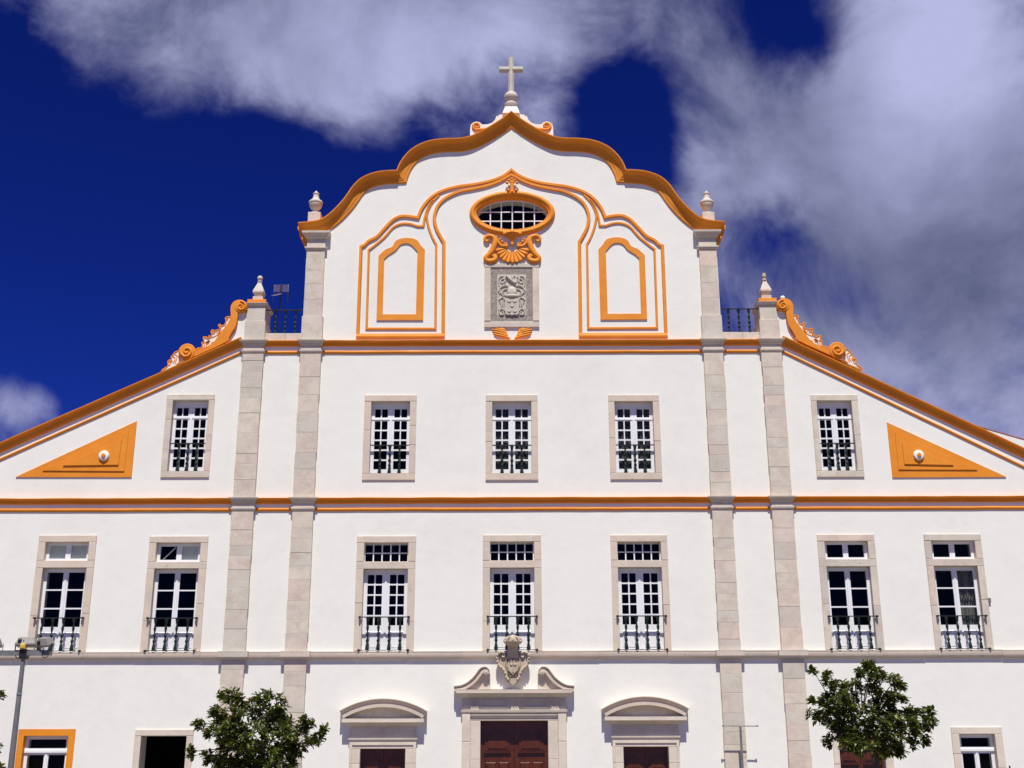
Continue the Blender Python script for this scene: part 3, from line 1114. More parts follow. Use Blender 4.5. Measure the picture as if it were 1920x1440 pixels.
for k in range(8):
    an = 2 * math.pi * k / 8 + math.pi / 2
    m = MB()
    pr = [(.19, .08), (.235, .15), (.22, .21), (.14, .27), (.04, .29), (.0, .28)]
    m.tube(crom([(cr0[0] + r * math.cos(an), -.26 + r * math.sin(an), cr0[1] + z * hC / .33) for r, z in pr], 3), .024, 6)
    m.ball((cr0[0] + .225 * math.cos(an + .39), -.26 + .225 * math.sin(an + .39), cr0[1] + .12), .035, 8)
    m.build('crown_arch', 'carved_stone', cwn, 50)
MB().ball((cr0[0], -.26, cr0[1] + hC * .9), .045, 10).ball((cr0[0], -.26, cr0[1] + .16), .15, 12).build('crown_cap', 'carved_stone', cwn, 50)
MB().rings([(cr0[0] - .155, cr0[0] + .155, -.2, .03, cr0[1] - .33), (cr0[0] - .14, cr0[0] + .14, -.26, .03, cr0[1] - .1), (cr0[0] - .15, cr0[0] + .15, -.28, .03, cr0[1] + .02)]).build('neck_block', 'carved_stone', arms)

# ------------------------------------------------------------------ oval window
oc = F(960.5, 400.5)
ohx = (F(1041, 400)[0] - F(880.5, 400)[0]) / 2
ohz = (F(960, 358)[1] - F(960, 442)[1]) / 2
oval = empty('oval_window', (0, 0, 0), church)
el = lambda k, n=48, sc=0.0: [(oc[0] + (ohx + sc) * math.cos(2 * math.pi * i / n), oc[1] + (ohz + sc) * math.sin(2 * math.pi * i / n)) for i in range(n)]
holes.append(list(reversed(el(0, 48, -.20))))
prof = [(0, 0), (0, .03), (-.02, .07), (-.06, .105), (-.11, .11), (-.15, .085), (-.17, .06), (-.18, .065), (-.20, .06), (-.235, -.02), (-.235, -.16), (-.10, -.16)]
prof = [(-o, d) for o, d in prof]
MB().sweep(el(0), prof, True).build('oval_surround', 'ochre_paint', oval, 40)
ring = MB()
ring.prism(el(0, 48, -.225), .13, .17, [list(reversed(el(0, 48, -.275)))])
ring.build('oval_frame', 'white_paint', oval)
gx = [oc[0] + (F(840 + q * .125, 400)[0] - F(960, 400)[0]) for q in (630, 795, 960, 1127, 1293)]
gz = [oc[1] + .115, oc[1] - .19]
hz_ = ohz - .25
hx_ = ohx - .25


def ovh(x):
    return (ohz - .24) * math.sqrt(max(0, 1 - ((x - oc[0]) / (ohx - .24)) ** 2))


for x in gx:
    h = ovh(x)
    MB().box(x - .017, x + .017, .125, .16, oc[1] - h, oc[1] + h).build('glazing_bar', 'white_paint', oval)
for z in gz:
    w = (ohx - .24) * math.sqrt(max(0, 1 - ((z - oc[1]) / (ohz - .24)) ** 2))
    MB().box(oc[0] - w, oc[0] + w, .128, .157, z - .016, z + .016).build('glazing_bar', 'white_paint', oval)
xs = [oc[0] - ohx + .26] + gx + [oc[0] + ohx - .26]
zs = [oc[1] - ohz + .245, gz[1], gz[0], oc[1] + ohz - .245]
for i in range(6):
    for k in range(3):
        x0, x1, z0, z1 = xs[i], xs[i + 1], zs[k], zs[k + 1]
        # clip the pane to the oval
        poly = []
        for (px_, pz_) in ((x0, z0), (x1, z0), (x1, z1), (x0, z1)):
            dx, dz = px_ - oc[0], pz_ - oc[1]
            q = math.sqrt((dx / (ohx - .25)) ** 2 + (dz / (ohz - .25)) ** 2)
            if q > 1:
                dx, dz = dx / q, dz / q
            poly.append((oc[0] + dx, oc[1] + dz))
        MB().prism(poly, .142, .146).build('pane', 'window_glass', oval)

# ------------------------------------------------------------------ the wall
thick = .6
zl_end = online(RL, -WING) + .1
zr_end = online(RR, WING) + .1
TER = Zc(624.5)
gw = [(x, z + .06) for x, z in gable if -6.19 < x < 6.19]
outl = [(-WING, 0), (WING, 0), (WING, zr_end), (7.95, online(RR, 7.95) + .08), (7.90, ZA + HA), (6.20, ZA + HA),
        (6.20, gw[-1][1])] + list(reversed(gw)) + [(-6.20, gw[0][1]), (-6.20, ZA + HA), (-7.9, ZA + HA), (-7.95, online(RL, -7.95) + .08), (-WING, zl_end)]
MB().prism(outl, 0, thick, holes).build('wall', 'white_plaster', church)
# body of the building behind the facade
bd = MB()
bd.box(-WING, -WING + .5, thick + .002, 22, 0, 8.8)
bd.box(WING - .5, WING, thick + .002, 22, 0, 8.8)
bd.box(-WING, WING, 22.002, 22.5, 0, 8.8)
bd.build('side_and_rear_wall', 'white_plaster', church)
rf = MB()
for s, L in ((-1, RL), (1, RR)):
    xa, xb = s * 7.9, s * WING
    za_, zb_ = online(L, xa) - .05, online(L, xb) - .05
    rf.add([(xa, thick + .002, za_), (xb, thick + .002, zb_), (xb, 22, zb_), (xa, 22, za_), (xa, thick + .002, za_ - .2), (xb, thick + .002, zb_ - .2), (xb, 22, zb_ - .2), (xa, 22, za_ - .2)],
           [(0, 1, 2, 3), (4, 7, 6, 5), (0, 4, 5, 1), (2, 6, 7, 3), (1, 5, 6, 2), (0, 3, 7, 4)])
rf.box(-7.9, 7.9, thick + .002, 22, 13.2, 13.4)
rf.build('roof', 'clay_tiles', church)
# dark rooms behind the windows
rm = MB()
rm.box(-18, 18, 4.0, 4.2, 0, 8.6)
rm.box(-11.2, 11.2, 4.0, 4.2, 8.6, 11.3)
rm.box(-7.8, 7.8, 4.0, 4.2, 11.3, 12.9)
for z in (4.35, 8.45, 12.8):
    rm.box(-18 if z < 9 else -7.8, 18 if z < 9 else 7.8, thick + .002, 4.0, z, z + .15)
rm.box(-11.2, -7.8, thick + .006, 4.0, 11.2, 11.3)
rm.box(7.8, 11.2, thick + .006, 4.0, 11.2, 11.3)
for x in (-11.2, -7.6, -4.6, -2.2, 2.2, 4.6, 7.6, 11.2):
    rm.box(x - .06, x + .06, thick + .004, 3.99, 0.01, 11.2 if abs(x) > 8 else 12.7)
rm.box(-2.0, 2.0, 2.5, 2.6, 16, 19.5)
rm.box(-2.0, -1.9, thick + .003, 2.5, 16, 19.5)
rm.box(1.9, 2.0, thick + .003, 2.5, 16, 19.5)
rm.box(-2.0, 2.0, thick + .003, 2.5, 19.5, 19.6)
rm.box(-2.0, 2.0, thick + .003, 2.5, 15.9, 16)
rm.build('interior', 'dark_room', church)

# ------------------------------------------------------------------ cornices
CP = [(0, -.02), (0, .02), (.015, .035), (.03, .04), (.035, .05), (.06, .050), (.095, .058), (.118, .085), (.128, .122), (.15, .13), (.16, .125), (.165, -.02)]


def wob(x0, x1, z, amp=.005, step=.45):
    n = max(2, int((x1 - x0) / step))
    return [(x0 + (x1 - x0) * i / n, z + (random.uniform(-amp, amp) if 0 < i < n else 0)) for i in range(n + 1)]


def cornice(x0, x1, z, zt):
    MB().sweep(wob(x0, x1, z), CP).build('cornice', 'ochre_paint', church, 40)
    h = zt[1] - zt[0]
    MB().sweep(wob(x0, x1, zt[0], .004), [(0, -.02), (0, .015), (h * .25, .035), (h * .6, .045), (h * .9, .04), (h, .028), (h, -.02)]).build('thin_moulding', 'ochre_paint', church, 50)


edges = [(-WING, PX['LO'][0] - .25), (PX['LO'][0] + .25, PX['LI'][0] - .25), (PX['LI'][0] + .25, PX['RI'][0] - .25), (PX['RI'][0] + .25, PX['RO'][0] - .25), (PX['RO'][0] + .25, WING)]
for (x0, x1) in edges[1:4]:
    cornice(x0, x1, ZA, ZTH_A)
for (x0, x1) in edges:
    cornice(x0, x1, ZB, ZTH_B)
# raking cornices
RP = [(0, -.02), (0, .03), (.02, .05), (.045, .055), (.05, .065), (.09, .07), (.13, .078), (.175, .095), (.20, .13), (.212, .166), (.24, .17), (.248, .15), (.25, -.62), (.10, -.62)]
for s, L in ((-1, RL), (1, RR)):
    x_in = s * 7.87
    P = [(s * WING, online(L, s * WING)), (x_in, online(L, x_in))]
    n = 24
    path = [(P[0][0] + (P[1][0] - P[0][0]) * i / n, P[0][1] + (P[1][1] - P[0][1]) * i / n + (random.uniform(-.004, .004) if 0 < i < n else 0)) for i in range(n + 1)]
    if s > 0:
        path.reverse()
    MB().sweep(path, RP).build('raking_cornice', 'ochre_paint', church, 40)
    T = (F(0, 864.5), F(456, 662.5)) if s < 0 else (F(1465.6, 661), F(1920, 878.5))
    path = [(s * WING + (x_in - s * WING) * i / n, online(T, s * WING + (x_in - s * WING) * i / n) + random.uniform(-.003, .003)) for i in range(n + 1)]
    if s > 0:
        path.reverse()
    MB().sweep(path, [(0, -.02), (0, .015), (.02, .035), (.05, .042), (.07, .035), (.08, -.02)]).build('raking_moulding', 'ochre_paint', church, 50)
# gable cornice
GP = [(-.02, -.02), (-.02, .03), (.0, .045), (.03, .05), (.05, .045), (.06, .058), (.085, .058), (.09, .07), (.12, .072), (.15, .078), (.155, .09), (.19, .095), (.22, .108), (.225, .12), (.25, .14),
      (.28, .172), (.30, .205), (.312, .236), (.34, .24), (.347, .23), (.35, .2), (.355, -.62), (.0, -.62)]
ci = min(range(len(gable)), key=lambda i: (gable[i][0] - gl[1][0][0]) ** 2 + (gable[i][1] - gl[1][0][1]) ** 2)
MB().sweep(gable, GP, lim=1.9, corners=(ci, len(gable) - 1 - ci)).build('gable_cornice', 'ochre_paint', church, 32)
for s in (-1, 1):   # return of the gable cornice along the flank
    zt0 = gable[0][1]
    m = MB()
    x0 = s * 6.2
    prf = [(0, -.42), (.05, -.42), (.07, -.36), (.10, -.30), (.13, -.18), (.20, -.02), (.26, .12), (.30, .22), (.30, .30), (0, .30)]
    n = len(prf)
    vs = [(x0 + s * d_, yy, zt0 + z_) for yy in (-.05, 4.0) for d_, z_ in prf]
    m.add(vs, [tuple(range(n)), tuple(reversed(range(n, 2 * n)))] + [(i, (i + 1) % n, (i + 1) % n + n, i + n) for i in range(n)])
    m.build('cornice_return', 'ochre_paint', church, 40)
    fl = MB()
    xa, xb = sorted((s * 6.18, s * 5.7))
    fl.box(xa, xb, thick + .002, 4.0, 13.4, zt0 + .25)
    fl.build('attic_flank', 'white_plaster', church)

# string course (stone lengths)
sc = empty('string_course', (0, 0, 0), church)
hC_ = ZCt - ZCb
SP = [(0, -.02), (0, .05), (.025, .06), (.035, .075), (.055, .09), (.065, .096), (hC_ - .05, .098), (hC_ - .045, .09), (hC_ - .03, .09), (hC_ - .025, .1), (hC_, .1), (hC_, -.02)]
for (x0, x1) in edges:
    x = x0 - .06
    while x < x1 + .05:
        w = random.uniform(1.3, 2.2)
        xe = min(x + w, x1 + .06)
        if x1 + .06 - xe < .5:
            xe = x1 + .06
        dz = random.uniform(-.004, .004)
        MB().sweep([(x + .002, ZCb + dz), ((x + xe) / 2, ZCb + dz), (xe - .002, ZCb + dz)], SP, ybase=random.uniform(-.004, .004)).build('moulded_stone', 'pink_limestone', sc, 35)
        x = xe + .0001
for k, (xc, hw) in PX.items():
    rr = [(xc - hw - e, xc + hw + e, -PP - e, .03, ZCb + z) for z, e in ((.0, .0), (.002, .05), (.025, .06), (.055, .09), (.065, .096), (hC_ - .03, .098), (hC_ - .02, .1), (hC_ + .004, .1))]
    MB().rings(rr).build('moulded_stone', 'limestone', sc)

# ------------------------------------------------------------------ pilasters


def courses(par, xc, hw, z0, z1, proj, back=.03, hmin=.28, hmax=.62, mat='limestone', side=.0):
    MB().box(xc - hw + .010, xc + hw - .010, -proj + .0075, back, z0, z1).build('mortar_core', 'mortar', par)
    z = z0
    while z < z1 - 1e-4:
        h = random.uniform(hmin, hmax)
        ze = z + h
        if z1 - ze < hmin * .8:
            ze = z1
        j = lambda a: random.uniform(-a, a)
        MB().cbox(xc - hw + j(.009), xc + hw + j(.009), -proj + j(.004), back - .001, z + .002, ze - .002, random.uniform(.003, .008)).build('stone', mat, par)
        z = ze


def capital(par, xc, hw, zb, h, zt, proj):
    e_ = [(0, 0), (.012, .02), (.04, .03), (.06, .035), (.10, .06), (.125, .09), (.13, .10), (h, .105)]
    MB().rings([(xc - hw - e, xc + hw + e, -proj - e, .04, zb + z) for z, e in e_]).build('capital', 'limestone', par)
    MB().rings([(xc - hw - e, xc + hw + e, -proj - e, .03, z) for z, e in ((zt[0], 0), (zt[0] + .012, .02), ((zt[0] + zt[1]) / 2, .035), (zt[1] - .004, .04), (zt[1] + .01, .01))]).build('astragal', 'limestone', par)


for k, (xc, hw) in PX.items():
    pl = empty('pilaster', (0, 0, 0), church)
    courses(pl, xc, hw, 0.0, ZCb - .001, PP, hmax=.7)
    courses(pl, xc, hw, ZCt + .005, ZTH_B[0], PP)
    MB().cbox(xc - hw, xc + hw, -PP, .03, ZTH_B[1] + .011, ZB - .001, .006).build('stone', 'limestone', pl)
    capital(pl, xc, hw, ZB, HB, ZTH_B, PP)
    courses(pl, xc, hw, ZB + HB + .001, ZTH_A[0], PP)
    MB().cbox(xc - hw, xc + hw, -PP, .03, ZTH_A[1] + .011, ZA - .001, .006).build('stone', 'limestone', pl)
    capital(pl, xc, hw, ZA, HA, ZTH_A, PP)
    zt = ZA + HA + .001
    if k in ('LI', 'RI'):
        s = -1 if k == 'LI' else 1
        zped = Zc(594.5)
        courses(pl, xc, hw + .015, zt, zped, PP + .03, hmin=.5, hmax=.7, back=.62)
        zc0 = Zc(471)
        courses(pl, xc, hw - .03, zped, zc0, PP - .02, back=.61)
        MB().rings([(xc - hw - e, xc + hw + e, -PP - e, .61, z) for z, e in ((zc0 + .001, -.02), (zc0 + .02, 0), (zc0 + .07, .03), (zc0 + .1, .03), (zc0 + .11, -.02))]).build('astragal', 'limestone', pl)
        zc1 = Zc(449)
        MB().cbox(xc - hw + .02, xc + hw - .02, -PP + .02, .61, zc0 + .111, zc1 - .001, .008).build('stone', 'limestone', pl)
        zc2 = Zc(437)
        MB().rings([(xc - hw - e, xc + hw + e, -PP - e, .62, z) for z, e in ((zc1, 0), (zc1 + .03, .03), (zc1 + .06, .045), (zc1 + .13, .09), (zc1 + .15, .12), (zc2, .125))]).build('capital', 'limestone', pl)
    else:
        z1 = Zc(574)
        zm = zt + .62
        courses(pl, xc, hw, zt, zm, PP - .01, hmin=.3, hmax=.62, back=.75)
        courses(pl, xc, hw - .03, zm, z1, PP - .04, hmin=.25, hmax=.5, back=.74)
        z2 = Zc(569)
        MB().rings([(xc - hw - e, xc + hw + e, -PP - e, .8, z) for z, e in ((z1 + .001, -.02), (z1 + .03, .0), (z2 - .01, .035), (z2, .035))]).build('cap_moulding', 'limestone', pl)
        z3 = Zc(561.5)
        MB().cbox(xc - hw + .03, xc + hw - .03, -PP + .03, .7, z2 + .001, z3, .01).build('ochre_plinth', 'ochre_paint', pl)
        # obelisk finial
        ob = empty('obelisk_finial', (xc, .2, z3), church)
        m = MB()
        zz = Zc(553) - z3
        m.rings([(-.15, .15, -.15, .15, 0.0), (-.15, .15, -.15, .15, zz)])
        m.build('finial_base', 'limestone', ob)
        zt2 = Zc(526) - z3
        m = MB().rings([(-q, q, -q, q, z) for z, q in ((zz + .001, .10), (zz + .04, .10), (zz + .05, .12), (zz + .12, .16), (zz + .17, .165), (zt2, .055), (zt2 + .03, .05))])
        m.build('finial_shaft', 'limestone', ob)
        m = MB()
        if k == 'LO':
            m.lathe([(.05, 0), (.075, .02), (.075, .04), (.05, .06), (.05, .08)], (0, 0, zt2 + .03), 14)
            m.ball((0, 0, zt2 + .17), .085, 14)
            m.build('finial_ball', 'limestone', ob, 50)
        else:
            m.lathe([(.05, 0), (.078, .02), (.078, .05), (.055, .07), (.05, .1), (.065, .12), (.068, .17), (.058, .2), (.05, .26), (.02, .27)], (0, 0, zt2 + .03), 10)
            m.build('finial_stump', 'carved_stone', ob, 40, label='weathered finial top missing its ball')

# roof balustrades between attic and pedestals
for s, (a_, b_) in ((-1, ('LO', 'LI')), (1, ('RI', 'RO'))):
    x0 = PX[a_][0] + PX[a_][1] - .03
    x1 = PX[b_][0] - PX[b_][1] + .03
    zt = ZA + HA + .001
    zs1 = Zc(624)
    n = 2
    par = empty('parapet', (0, 0, 0), church)
    xm = x0 + (x1 - x0) * .55
    MB().cbox(x0, xm - .002, -.02, .5, zt, zs1, .01).build('stone', 'limestone', par)
    MB().cbox(xm + .002, x1, -.022, .5, zt, zs1 - .003, .01).build('stone', 'limestone', par)
    zr = Zc(577)
    r = empty('balcony_railing', ((x0 + x1) / 2, .12, zs1), church)
    w = x1 - x0
    MB().box(-w / 2 - .02, w / 2 + .02, -.022, .022, zr - zs1 - .02, zr - zs1).build('top_rail', 'black_iron', r)
    for i in range(3):
        inst('baluster', BAL, (-w / 2 + w * (.24 + .26 * i), 0, 0), r, (1.15, 1.15, zr - zs1 - .015))

# urn finials
for s in (-1, 1):
    u = empty('urn_finial', (0, 0, 0), church)
    px = 591 if s < 0 else 1326.5
    yy = .12
    ux, uz = F(px, 402, yy)
    zb = F(px, 424, yy)[1]
    MB().cbox(ux - .19, ux + .19, yy - .19, yy + .19, zb - .1, uz, .02).build('urn_plinth', 'limestone', u)
    k_ = (F(px, 357.5, yy)[1] - uz) / .72
    pr = [(.16, 0), (.16, .03), (.06, .05), (.055, .09), (.09, .12), (.16, .18), (.195, .25), (.20, .30), (.185, .315), (.215, .33), (.22, .36), (.20, .39), (.14, .42), (.105, .47), (.085, .56), (.085, .60), (.10, .61), (.095, .63), (.06, .65), (.05, .67), (.02, .70), (.004, .72)]
    MB().lathe([(r * .98, z * k_) for r, z in pr], (ux, yy, uz), 18).build('urn', 'limestone', u, 40)

# ------------------------------------------------------------------ cresting and cross
cr = empty('gable_cresting', (0, 0, 0), church)
yy = .1
zoom = lambda L, y=yy: [F(870 + a * .11803, 90 + b * .11803, y) for a, b in L]
lp = zoom([(95, 1420), (98, 1280), (110, 1220), (150, 1185), (200, 1172), (250, 1185), (290, 1220), (380, 1215), (450, 1190), (495, 1140), (515, 1085), (550, 1085), (555, 1065), (615, 1060), (660, 1000), (700, 975), (758, 970)])
xcen = zoom([(756, 900)])[0][0]
rp = [(2 * xcen - x, z) for x, z in reversed(lp)][1:]
gtop = [(x, z + .1) for x, z in gable if lp[0][0] < x < rp[-1][0]]
MB().prism(lp + rp + list(reversed(gtop)), yy - .02, yy + .3).build('cresting_wall', 'white_plaster', cr)
for s in (-1, 1):
    c = zoom([(205, 1250)])[0]
    if s > 0:
        c = (2 * xcen - c[0], c[1])
    sp = spiral(c, .135, .02, -math.pi / 2, (-1.4 if s < 0 else 1.4), 30)
    tail = zoom([(400, 1290), (300, 1300)])
    if s > 0:
        tail = [(2 * xcen - x, z) for x, z in tail]
    m = MB()
    pts = tail + sp
    m.tube(p3(pts, yy - .04), [.05] * 3 + [.05 - .03 * i / len(sp) for i in range(len(sp) - 1)], 8, flat=.7)
    m.build('scroll', 'ochre_paint', cr, 50)
crs = empty('stone_cross', (0, 0, 0), church)
yc = .22
zq = lambda b: F(958, 90 + b * .11803, yc)[1]
xk = F(958.3, 150, yc)[0]
b0 = zq(985)
m = MB().rings([(xk - q, xk + q, yc - q, yc + q, z) for z, q in ((b0 - .25, .27), (b0 - .02, .2), (b0 + .02, .19))])
m.build('cross_pedestal', 'white_plaster', crs)
zb1, zb2, zs0 = zq(935), zq(800), zq(700)
m = MB()
h1 = zq(860) - b0
m.lathe([(.12, 0), (.19, .02), (.225, h1 * .35), (.225, h1 * .6), (.17, h1 * .82), (.08, h1), (.07, h1 + .02)], (xk, yc, b0 + .01), 18)
h2 = zs0 - zq(870)
m.lathe([(.09, 0), (.15, .02), (.205, h2 * .3), (.22, h2 * .45), (.22, h2 * .6), (.17, h2 * .82), (.10, h2 * .95), (.07, h2)], (xk, yc, zq(870)), 18)
m.build('cross_knops', 'limestone', crs, 40)
ztop = zq(165)
za_ = zq(345)


def octbar(m, p0, p1, r):
    m.tube([p0, p1], r / math.cos(math.pi / 8), 8)


m = MB()
v8 = MB()
v8.lathe([(.095, 0), (.095, ztop - zs0 + .05)], (xk, yc, zs0 - .05), 8, rot=math.pi / 8)
hx_c = (F(936.8 + 44, 130, yc)[0] - F(936.8, 130, yc)[0]) / 2
hb = MB().lathe([(.095, -hx_c), (.095, hx_c)], (0, 0, 0), 8, rot=math.pi / 8)
v8.add([(xk + z, yc + y * 1.001, za_ + x) for x, y, z in hb.v], hb.f)
v8.build('cross', 'limestone', crs, 25)

# ------------------------------------------------------------------ orange outlines in the attic
LINE = lambda w, d: [(-w, -.01), (-w, d * .55), (-w * .65, d), (w * .65, d), (w, d * .55), (w, -.01)]


def px_chain(runs, y=0.0, k=4):
    return chain([[F(a, b, y) for a, b in r] for r in runs], k)


outer = px_chain([[(960, 318), (948, 328), (930, 336.5), (907, 343), (884, 347), (861, 350), (843, 354), (826, 360), (810, 369.5), (797, 383), (789, 396), (784, 409)],
                  [(784, 409), (769, 406.5), (752, 406), (737, 413), (723, 427), (707, 444), (692, 452), (684, 460)], [(684, 460), (677, 463)], [(677, 463), (671, 629.5)],
                  [(671, 629.5), (831, 629.5)], [(831, 629.5), (832.5, 455)], [(832.5, 455), (827.6, 447), (819, 431), (815, 416), (815.5, 402), (823, 384), (838, 370.5), (861, 360), (884, 355.2), (911, 349.5), (934, 341.5), (950, 333), (960, 327.5)]])
inner = px_chain([[(823, 366), (811, 379), (803, 394), (800.5, 407), (803.5, 425), (810, 443.5), (818, 459)], [(818, 459), (818, 463)], [(818, 463), (816.5, 616.5)], [(816.5, 616.5), (687.5, 616.5)], [(687.5, 616.5), (691.5, 469)],
                  [(691.5, 469), (702.7, 460.5), (721, 445), (737, 427), (752, 420), (768, 420), (783, 424.5)], [(783, 424.5), (794, 424.5)], [(794, 424.5), (796.5, 409), (802, 391), (812, 375)]])
lo = [(710, 480), (723, 468.7), (735, 463.5), (741.7, 453), (753, 447.7), (769, 447), (782, 451), (789, 461)]
li = [(720.6, 486), (728, 479), (741.7, 470), (751, 459.5), (762, 456.8), (771.5, 460), (783, 472)]
fo = px_chain([[(793.5, 600.8), (706, 600.8)], [(706, 600.8), (710, 480)], lo, [(789, 461), (796.7, 468.7)], [(796.7, 468.7), (793.5, 600.8)]])[:-1]
fi = px_chain([[(717.5, 590), (720.6, 486)], li, [(783, 472), (780, 590)]])
for s in (-1, 1):
    tr = empty('blind_panel', (0, 0, 0), church)
    f_ = (lambda L: L) if s < 0 else (lambda L: list(reversed(mir(L))))
    k = [i for i, q in enumerate(outer)]
    sl_ = 1.0 if s < 0 else 1.06
    jo = [(x - s * .012 if abs(x) < .05 else x, z) for x, z in f_(outer)]
    MB().sweep(jo, LINE(.052, .05 * sl_), lim=1.8).build('outer_outline', 'ochre_paint', tr, 50)
    MB().sweep(f_(inner), LINE(.036, .035), lim=1.8).build('inner_outline', 'ochre_paint', tr, 50)
    bx0, bx1 = sorted((s * abs(F(668, 630)[0]), s * abs(F(833.5, 630)[0])))
    zz = Zc(629.5)
    MB().sweep([(bx0, zz), (bx1, zz)], [(-.08, -.01), (-.08, .06), (-.03, .075), (.0, .07), (.01, .062), (.06, .055), (.065, -.01)]).build('base_moulding', 'ochre_paint', tr, 40)
    MB().prism(f_(fo), -.035, .01, [f_(fi)]).build('flat_frame', 'ochre_paint', tr)

# wing triangles
for s in (-1, 1):
    t = empty('triangle_panel', (0, 0, 0), church)
    if s < 0:
        T = [FL([(30, 894.6), (247, 894.8), (257, 790)]), FL([(81, 883), (234, 884), (242, 809.6)]), FL([(120, 874), (223.5, 872.5), (229.5, 825.6)])]
        c = F(197, 856)
    else:
        T = [FL([(1673, 895.5), (1886, 894.4), (1662.7, 792.4)]), FL([(1684, 881), (1831, 881.5), (1677, 812)]), FL([(1694.5, 871), (1786, 873), (1690, 832)])]
        c = F(1720.5, 855)
    MB().prism(T[0], -.03, .01).build('outer_triangle', 'ochre_paint', t)
    MB().prism(T[1], -.055, -.029).build('middle_triangle', 'ochre_paint', t)
    MB().prism(T[2], -.085, -.054).build('inner_triangle', 'ochre_paint', t)
    m = MB().lathe([(.001, 0), (.15, 0), (.15, .03), (.14, .05), (.12, .06), (.001, .065)], (0, 0, 0), 24)
    m.v = [(c[0] + x, -.084 - z, c[1] + y) for x, y, z in m.v]
    m.build('white_roundel', 'white_plaster', t, 40)
    m = MB().lathe([(.001, 0), (.055, 0), (.058, .025), (.05, .045), (.001, .05)], (0, 0, 0), 14)
    m.v = [(c[0] + x, -.14 - z, c[1] + y) for x, y, z in m.v]
    m.build('roundel_knob', 'ochre_paint', t, 40)

# ------------------------------------------------------------------ scroll volutes on the rakes
Q = lambda L, y=-.05: [F(300 + a * .10417, 550 + b * .10417, y) for a, b in L]
bandL = [(1505, 142), (1430, 134), (1350, 160), (1298, 220), (1281, 290), (1285, 370), (1280, 450), (1240, 550), (1170, 640), (1080, 750), (990, 880), (900, 950), (800, 1000), (650, 1062), (560, 1200)]
bandR = [(300, 1290), (700, 1120), (1190, 892), (1250, 800), (1310, 700), (1370, 600), (1400, 480), (1411, 390), (1397, 330), (1388, 270), (1405, 210), (1460, 190)]
white = [(1400, 340), (1600, 340), (1560, 830), (1420, 850), (1150, 960), (1200, 885), (1260, 800), (1330, 690), (1385, 560), (1405, 420)]
fol1 = [(1290, 440), (1225, 422), (1180, 450), (1192, 500), (1172, 560), (1110, 592), (1078, 562), (1052, 580), (1082, 625), (1060, 662), (1020, 662), (990, 685), (940, 662), (922, 700), (938, 745),
        (905, 800), (850, 812), (800, 788), (782, 802), (798, 880), (752, 890), (768, 942), (735, 988), (690, 990), (652, 1012), (648, 1070), (820, 1010), (920, 960), (1010, 880), (1100, 750), (1190, 640), (1260, 550)]
fol2 = [(30, 1405), (60, 1368), (120, 1332), (152, 1290), (143, 1230), (180, 1202), (218, 1226), (203, 1150), (240, 1108), (268, 1068), (330, 1035), (360, 1060), (400, 1180), (460, 1230), (300, 1300)]
